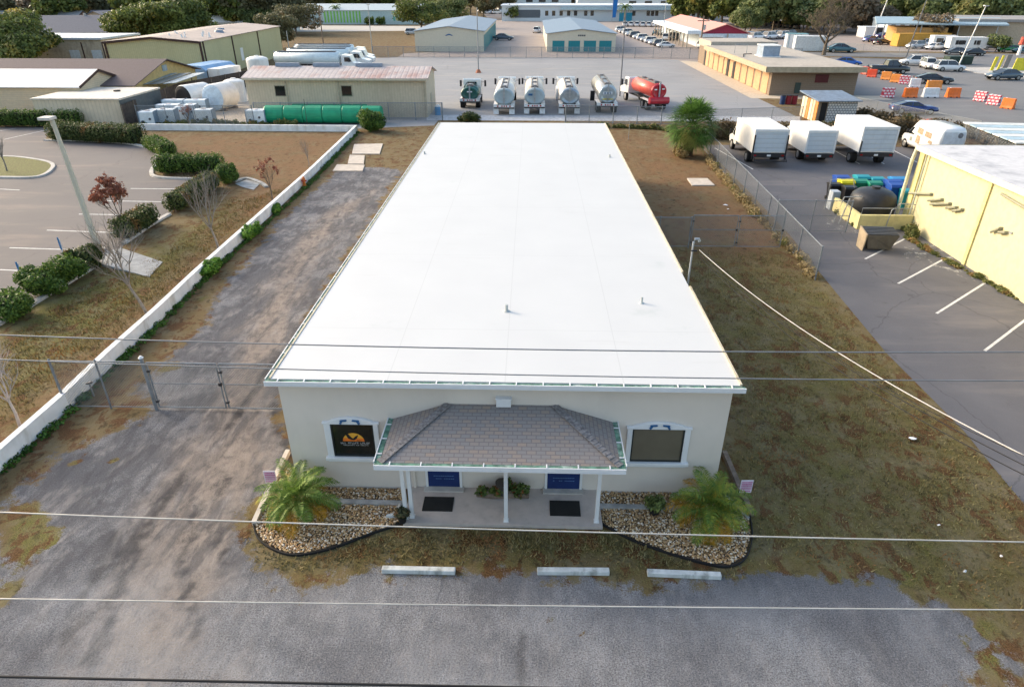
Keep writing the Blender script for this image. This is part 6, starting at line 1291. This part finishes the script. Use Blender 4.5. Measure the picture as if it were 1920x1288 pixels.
pole(1162,181,10.0,.09,'thin dark pole between the stainless trailer and the red truck','plain',mat=P('thin_dark_pole', (.12,.13,.15), .6))
pole(1310,113,7.6,.2,'brown wooden utility pole with a cross arm before the red roofed shed','util',mat=WOOD)
pole(607,88,8,.15,'utility pole with a guy wire in the brown field','util',mat=WOOD)
pole(698,97,9,.1,'double headed lamp pole behind the semi tankers','lamp')
pole(567,57,11,.14,'tall white mast left of the utility pole','plain',(-.4,0),WHITE)
pole(545,112,5,.1,'short steel pole beside the olive hall','plain')
pole(1240,95,10,.09,'thin pole in front of the car port','plain')
pole(1407,38,14,.16,'white leaning mast left of the bare tree','plain',(.8,0),WHITE)
pole(1635,74,12,.16,'white leaning pole left of the used car lot','plain',(2.0,0),WHITE)
pole(1697,113,12,.12,'dark pole at the corner of the used car lot','plain',(1.2,0),P('thin_dark_pole', (.12,.13,.15), .6))
pole(1797,124,9.5,.12,'white lamp pole behind the white cars','lamp',(1.6,0),WHITE)
pole(578,246,3.0,.03,'thin steel stake at the garden wall behind the gravel drive','plain',mat=DARK)
pole(1178,262,2.0,.025,'thin stake on the lawn behind the roof edge','plain',mat=STEEL)
# red white post figure
g = G(1909,104); t = thing('roadside_marker', 'red topped white roadside marker at the right edge', 'marker', tuple(g)); MB().cyl((0,0,0),(0,0,2.0),.35,.25,n=10).build('post', WHITE, t); MB().cyl((0,0,2.0),(0,0,3.4),.6,.4,n=10).build('red_top', P('marker_red', (.5,.08,.05), .6), t)
# ------------------------------------------------------------------ trees
BARK = P('bark', (.14,.115,.09), .95, var=.3, sc=6)
BARKG = P('grey_bark', (.24,.21,.18), .95, var=.2, sc=6)
def branches(mb, p, d, L_, r_, lvl, rnd, ends, up=.15, spread=.6, nch=3, n=5):
    pts = [p.copy()]; dd = d.copy()
    for i in range(4): dd = (dd+Vector((rnd.gauss(0,.10),rnd.gauss(0,.10),rnd.gauss(0,.05)+up*.15))).normalized(); p = p+dd*L_/4; pts.append(p.copy())
    mb.tube(pts, [r_*(1-.45*i/4) for i in range(5)], n if lvl > 1 else 3, cap=False)
    if lvl == 0: ends.append(p.copy()); return
    for k in range(nch+(1 if lvl > 1 else 0)):
        q = pts[rnd.choice((2,3,4,4))]; a = rnd.uniform(0,6.28); e = Vector((math.cos(a),math.sin(a),rnd.uniform(-.1,.5))); nd = (dd+e*spread*rnd.uniform(.7,1.3)+Vector((0,0,up))).normalized()
        branches(mb, q, nd, L_*rnd.uniform(.6,.8), r_*.52, lvl-1, rnd, ends, up, spread, nch, n)
def baretree(px, py, h, label, seed, lvl=4, tr=.1, mat=BARKG, leaf=None, nl=0, spread=.6, frac=.4, nch=3, lean=(0,0), ls=.09):
    rnd = random.Random(seed); t = thing('bare_tree', label, 'tree', tuple(G(px,py)), 0, 'bare trees'); mb = MB(); ends = []; tp = Vector((lean[0],lean[1],h*frac))
    tk = MB().tube([Vector((0,0,0)),tp*.5+Vector((.04,0,0)),tp], [tr*1.2,tr,tr*.8], 8).build('trunk', mat, t)
    for k in range(nch+1):
        a = k*6.28/(nch+1)+rnd.uniform(-.4,.4); branches(mb, tp*(rnd.uniform(.75,1)), Vector((math.cos(a)*spread*1.1,math.sin(a)*spread*1.1,1)).normalized(), h*.30, tr*.6, lvl-1, rnd, ends, .12, spread, nch)
    if frac < .9: branches(mb, tp, Vector((0,0,1)), h*.33, tr*.7, lvl-1, rnd, ends, .2, spread, nch)
    mb.build('branches', mat, t, fix=False)
    if leaf: r_ = np.random.RandomState(seed); e = [ends[i] for i in r_.choice(len(ends), min(len(ends),900))]; leaves('foliage', [(q.x,q.y,q.z,.16,.16,.16) for q in e], nl, ls, leaf, t, seed, .1)
    return t
REDL = leafmat('russet_leaf', (.15,.05,.035), (.28,.12,.08), (.2,.07,.05), 2, 1.1)
baretree(278,592,4.3,'bare young tree on the verge, nearest the low wall',1,4,.06,lean=(-.5,0),frac=.35,spread=.45)
baretree(236,445,2.7,'small russet leaved tree beside the single hedge block',2,4,.05,BARK,REDL,2600,.5,.45)
baretree(411,470,3.9,'bare tree on the verge beside the long clipped hedge',3,4,.06,lean=(-.2,0),frac=.35,spread=.4)
baretree(511,378,2.7,'small bare tree with a few russet leaves',4,3,.04,BARK,REDL,300,.35,.4)
baretree(580,318,2.4,'thin bare sapling near the end of the gravel drive',5,3,.035,frac=.4,spread=.3)
baretree(38,800,2.7,'pale bare sapling at the left edge near the gate',6,4,.045,P('pale_bark', (.42,.36,.33), .9),None,0,.6,.4)
baretree(14,323,3.2,'bare tree on the grass island of the parking lot',7,3,.05,frac=.4,spread=.35)
baretree(355,238,2.2,'small dead shrub in front of the totes',12,3,.05,BARK,REDL,120,.5,.3)
baretree(1544,104,11.5,'large spreading bare tree behind the brown building',8,5,.4,BARK,leafmat('bud_leaf', (.08,.07,.04),(.16,.13,.08)),6000,1.05,.2,3,ls=.13)
baretree(455,50,14,'large bare tree at the edge of the wood behind the olive hall',9,4,.35,BARKG,None,0,.7,.2)
# cabbage palm
g = G(1292,292); t = thing('cabbage_palm', 'cabbage palm with a dense round fan leaf crown by the fence corner', 'palm', (g.x,g.y,0))
MB().tube([(0,0,0),(.1,0,1.2),(0,0,2.3)], [.28,.25,.3], 10).build('trunk', P('palm_trunk', (.1,.07,.045), .95, var=.4, sc=20, bmp=.8), t)
FAN = leafmat('fan_leaf', (.035,.075,.015), (.09,.17,.035), (.15,.16,.04), .5); rnd = random.Random(4); mb = MB()
for k in range(150):
    a = k*2.399; el = R(85-140*(k/150)**.85); d = Vector((math.cos(a)*math.cos(el),math.sin(a)*math.cos(el),math.sin(el))); o_ = Vector((0,0,2.45)); hub = o_+d*rnd.uniform(1.1,1.75); s = d.cross(Vector((0,0,1.01))).normalized(); u = s.cross(d)
    mb.bar(o_+d*.2, hub, .03, .02)
    for j in range(17):
        b_ = R(-88+11*j); dd = (d*math.cos(b_)+s*math.sin(b_)+u*rnd.uniform(-.12,.25)).normalized(); ll = 1.15*rnd.uniform(.75,1.1); w_ = d.cross(dd)+u*.3; w_ = dd.cross(u).normalized()*.032; tip = hub+dd*ll+Vector((0,0,-ll*.22)); mid = hub+dd*ll*.5
        mb.add([hub-w_*.3, mid-w_, tip, mid+w_, hub+w_*.3], [(0,1,2,3,4)])
mb.build('fronds', FAN, t, fix=False)
leaves('dead_fronds', [(0,0,1.5,.6,.6,.9)], 500, .22, P('dead_frond', (.2,.14,.07), .9), t, 5, .3, asp=3)
bush(1278,296,.8,.8,.9,'dry straggly shrub at the foot of the cabbage palm',leafmat('straw_weed',(.14,.10,.04),(.34,.26,.13)),1500,.12,55,core=False)
# far royal palm
def farpalm(px, py, h, label, n=16, L_=3.4):
    t = thing('tall_palm', label, 'palm', tuple(G(px,py)), 0, 'tall far palms'); MB().cyl((0,0,0),(0,0,h),.25,.18,n=8).build('trunk', BARKG, t); mb = MB(); rnd = random.Random(px)
    for k in range(n):
        a = k*2.4; p = Vector((0,0,h)); e = R(60-80*k/n)
        for i in range(6):
            q_ = p+Vector((math.cos(a)*math.cos(e),math.sin(a)*math.cos(e),math.sin(e)))*L_/6; s = Vector((-math.sin(a),math.cos(a),0))*.38*(1-i/7); mb.add([p-s+Vector((0,0,-.2)),p,q_,q_-s*.8+Vector((0,0,-.25))],[(0,1,2,3)]); mb.add([p+s+Vector((0,0,-.2)),p,q_,q_+s*.8+Vector((0,0,-.25))],[(0,1,2,3)]); p = q_; e -= R(16)
    mb.build('fronds', leafmat('far_palm_leaf',(.05,.09,.03),(.12,.17,.06)), t, fix=False)
farpalm(1170,44,5.5,'palm in front of the long white building beside the blue banner')
farpalm(632,46,5.5,'small palm before the striped building',12,2.6)
# broadleaf trees
def leafset(k): return [leafmat('oak_leaf', (.03,.045,.012), (.10,.12,.03), (.24,.19,.05), .22, 1.8), leafmat('wood_leaf_dark', (.05,.05,.026), (.11,.105,.055), (.17,.12,.065), .2, 1.8), leafmat('wood_leaf_green', (.04,.056,.02), (.11,.13,.045), (.18,.16,.06), .2, 1.8), leafmat('wood_leaf_brown', (.085,.068,.045), (.17,.135,.09), (.19,.12,.07), .2, 1.6)][k]
def crownblobs(rx, ry, h, rnd, n=14):
    bl = [(0,0,h*.6,rx*.6,ry*.6,h*.36)]
    for i in range(n):
        a = rnd.uniform(0,6.28); q = rnd.uniform(.35,.72); s = rnd.uniform(.26,.42); bl.append((math.cos(a)*rx*q,math.sin(a)*ry*q,h*rnd.uniform(.34,.84),rx*s,ry*s,h*s*.52))
    return bl
def tree(px, py, rx, h, label, mk=0, n=9000, ls=.35, seed=0, group='trees behind the workshops', name='broadleaf_tree', ry=None, sh=.55):
    rnd = random.Random(seed); t = thing(name, label, 'tree', tuple(G(px,py)), 0, group); mb = MB(); ends = []
    tk = MB().tube([(0,0,0),(.2,0,h*.2),(0,.1,h*.42)], [h*.035,h*.028,h*.02], 8)
    for k in range(5): a = k*1.26; tk.tube([(0,0,h*.2),(math.cos(a)*rx*.35,math.sin(a)*rx*.35,h*.45),(math.cos(a)*rx*.6,math.sin(a)*rx*.6,h*.7)], [h*.02,h*.012,h*.005], 6)
    tk.build('trunk', BARK, t)
    leaves('crown', crownblobs(rx, ry or rx, h, rnd), n, ls, leafset(mk), t, seed, sh); return t
tree(44,140,9.0,9.4,'big spreading oak with yellowing top at the left edge',0,22000,.34,61)
tree(303,92,13.5,9.8,'very wide olive green tree behind the olive hall',0,30000,.42,62,ry=11)
tree(210,112,4.5,3.0,'low scrubby bush between the grey workshop and the olive hall',3,3500,.3,63)
tree(520,92,5,7.5,'narrow dark tree at the far right corner of the olive hall',1,6000,.34,64)
tree(488,62,6,7,'green tree behind the white roofed house',2,5000,.4,65)
tree(1395,64,6,7.5,'dark green tree right behind the red roofed shed',2,7000,.36,66,'trees around the red roofed shed')
tree(1320,48,4,8,'yellow green tree behind the salmon roof',0,2600,.4,67,'trees around the red roofed shed')
tree(1622,62,8,8,'brownish tree behind the used car lot',3,6000,.4,68,'trees around the red roofed shed')
tree(1742,84,5,7,'dull green tree beside the white hall',3,4500,.34,69,'trees around the red roofed shed')
tree(1865,98,3,3.4,'small weedy tree in front of the long tan building',2,1500,.3,70,'trees around the red roofed shed')
tree(790,60,9,9.5,'bushy tree right of the striped building',0,8000,.42,71,'trees before the storage units')
tree(835,52,9,9,'dark tree behind the left storage unit',2,8000,.42,72,'trees before the storage units')
tree(958,40,4,6,'small yellow green tree left of the long white building',0,2000,.42,73,'trees before the storage units')
tree(555,66,8,8,'dark tree left of the tall white mast',1,6000,.42,74,'trees before the storage units')
# the wood beyond: individual copies of five kinds
def proto(mk, seed, rx, h, n, ls):
    rnd = random.Random(seed); t = thing('wood_tree', 'x', 'tree', (0,0,0), 0, 'trees of the wood along the top of the photo')
    MB().cyl((0,0,0),(0,0,h*.6),h*.03,h*.015,n=6).build('trunk', BARK, t); leaves('crown', crownblobs(rx,rx,h,rnd,10), n, ls, leafset(mk), t, seed, .6); return t
protos = [(proto(1,81,8,12,3600,.75),'dark'),(proto(2,82,8.5,11,3600,.75),'green'),(proto(3,83,8,11,3300,.7),'brown'),(proto(0,84,9,13,3800,.8),'olive'),(proto(1,85,7,14,3400,.75),'dark')]
LBL = {'dark':'dark crowned tree of the wood along the top of the photo','green':'green crowned tree of the wood along the top of the photo','brown':'brownish leafless-looking tree of the wood along the top of the photo','olive':'olive crowned tree of the wood along the top of the photo'}
used = set(); rnd = random.Random(99)
def put(k, x, y, s):
    o, kd = protos[k]
    if k not in used: used.add(k); o.location = (x,y,0); o.rotation_euler = (0,0,rnd.uniform(0,6.28)); o.scale = (s,)*3; o['label'] = LBL[kd]
    else: dup(o, LBL[kd], (x,y,0), rnd.uniform(0,6.28), s)
def band(px0, px1, y0, y1, n, ks, s0=.8, s1=1.25):
    for i in range(n):
        px = px0+(px1-px0)*(i+rnd.uniform(.1,.9))/n; y = rnd.uniform(y0,y1); d = ray(px, -10); x = d.x/d.y*y; put(rnd.choice(ks), x, y, rnd.uniform(s0,s1))
band(-20,560,215,260,20,(0,0,4,2,3)); band(-20,560,265,330,20,(0,4,2)); band(540,960,300,350,14,(0,4,0,3)); band(540,960,355,430,12,(0,4,2))
band(940,1330,385,450,12,(0,2,1)); band(1290,1560,240,300,13,(2,1,3,0)); band(1400,1930,215,262,22,(1,3,1,2)); band(1540,1960,262,330,18,(1,0,3,2)); band(1250,1960,330,420,16,(1,0,2)); band(700,1400,470,620,20,(0,1,2),1.0,1.5)
band(-20,400,330,450,10,(0,4),1.1,1.5)
band(960,1330,318,328,0,(0,))
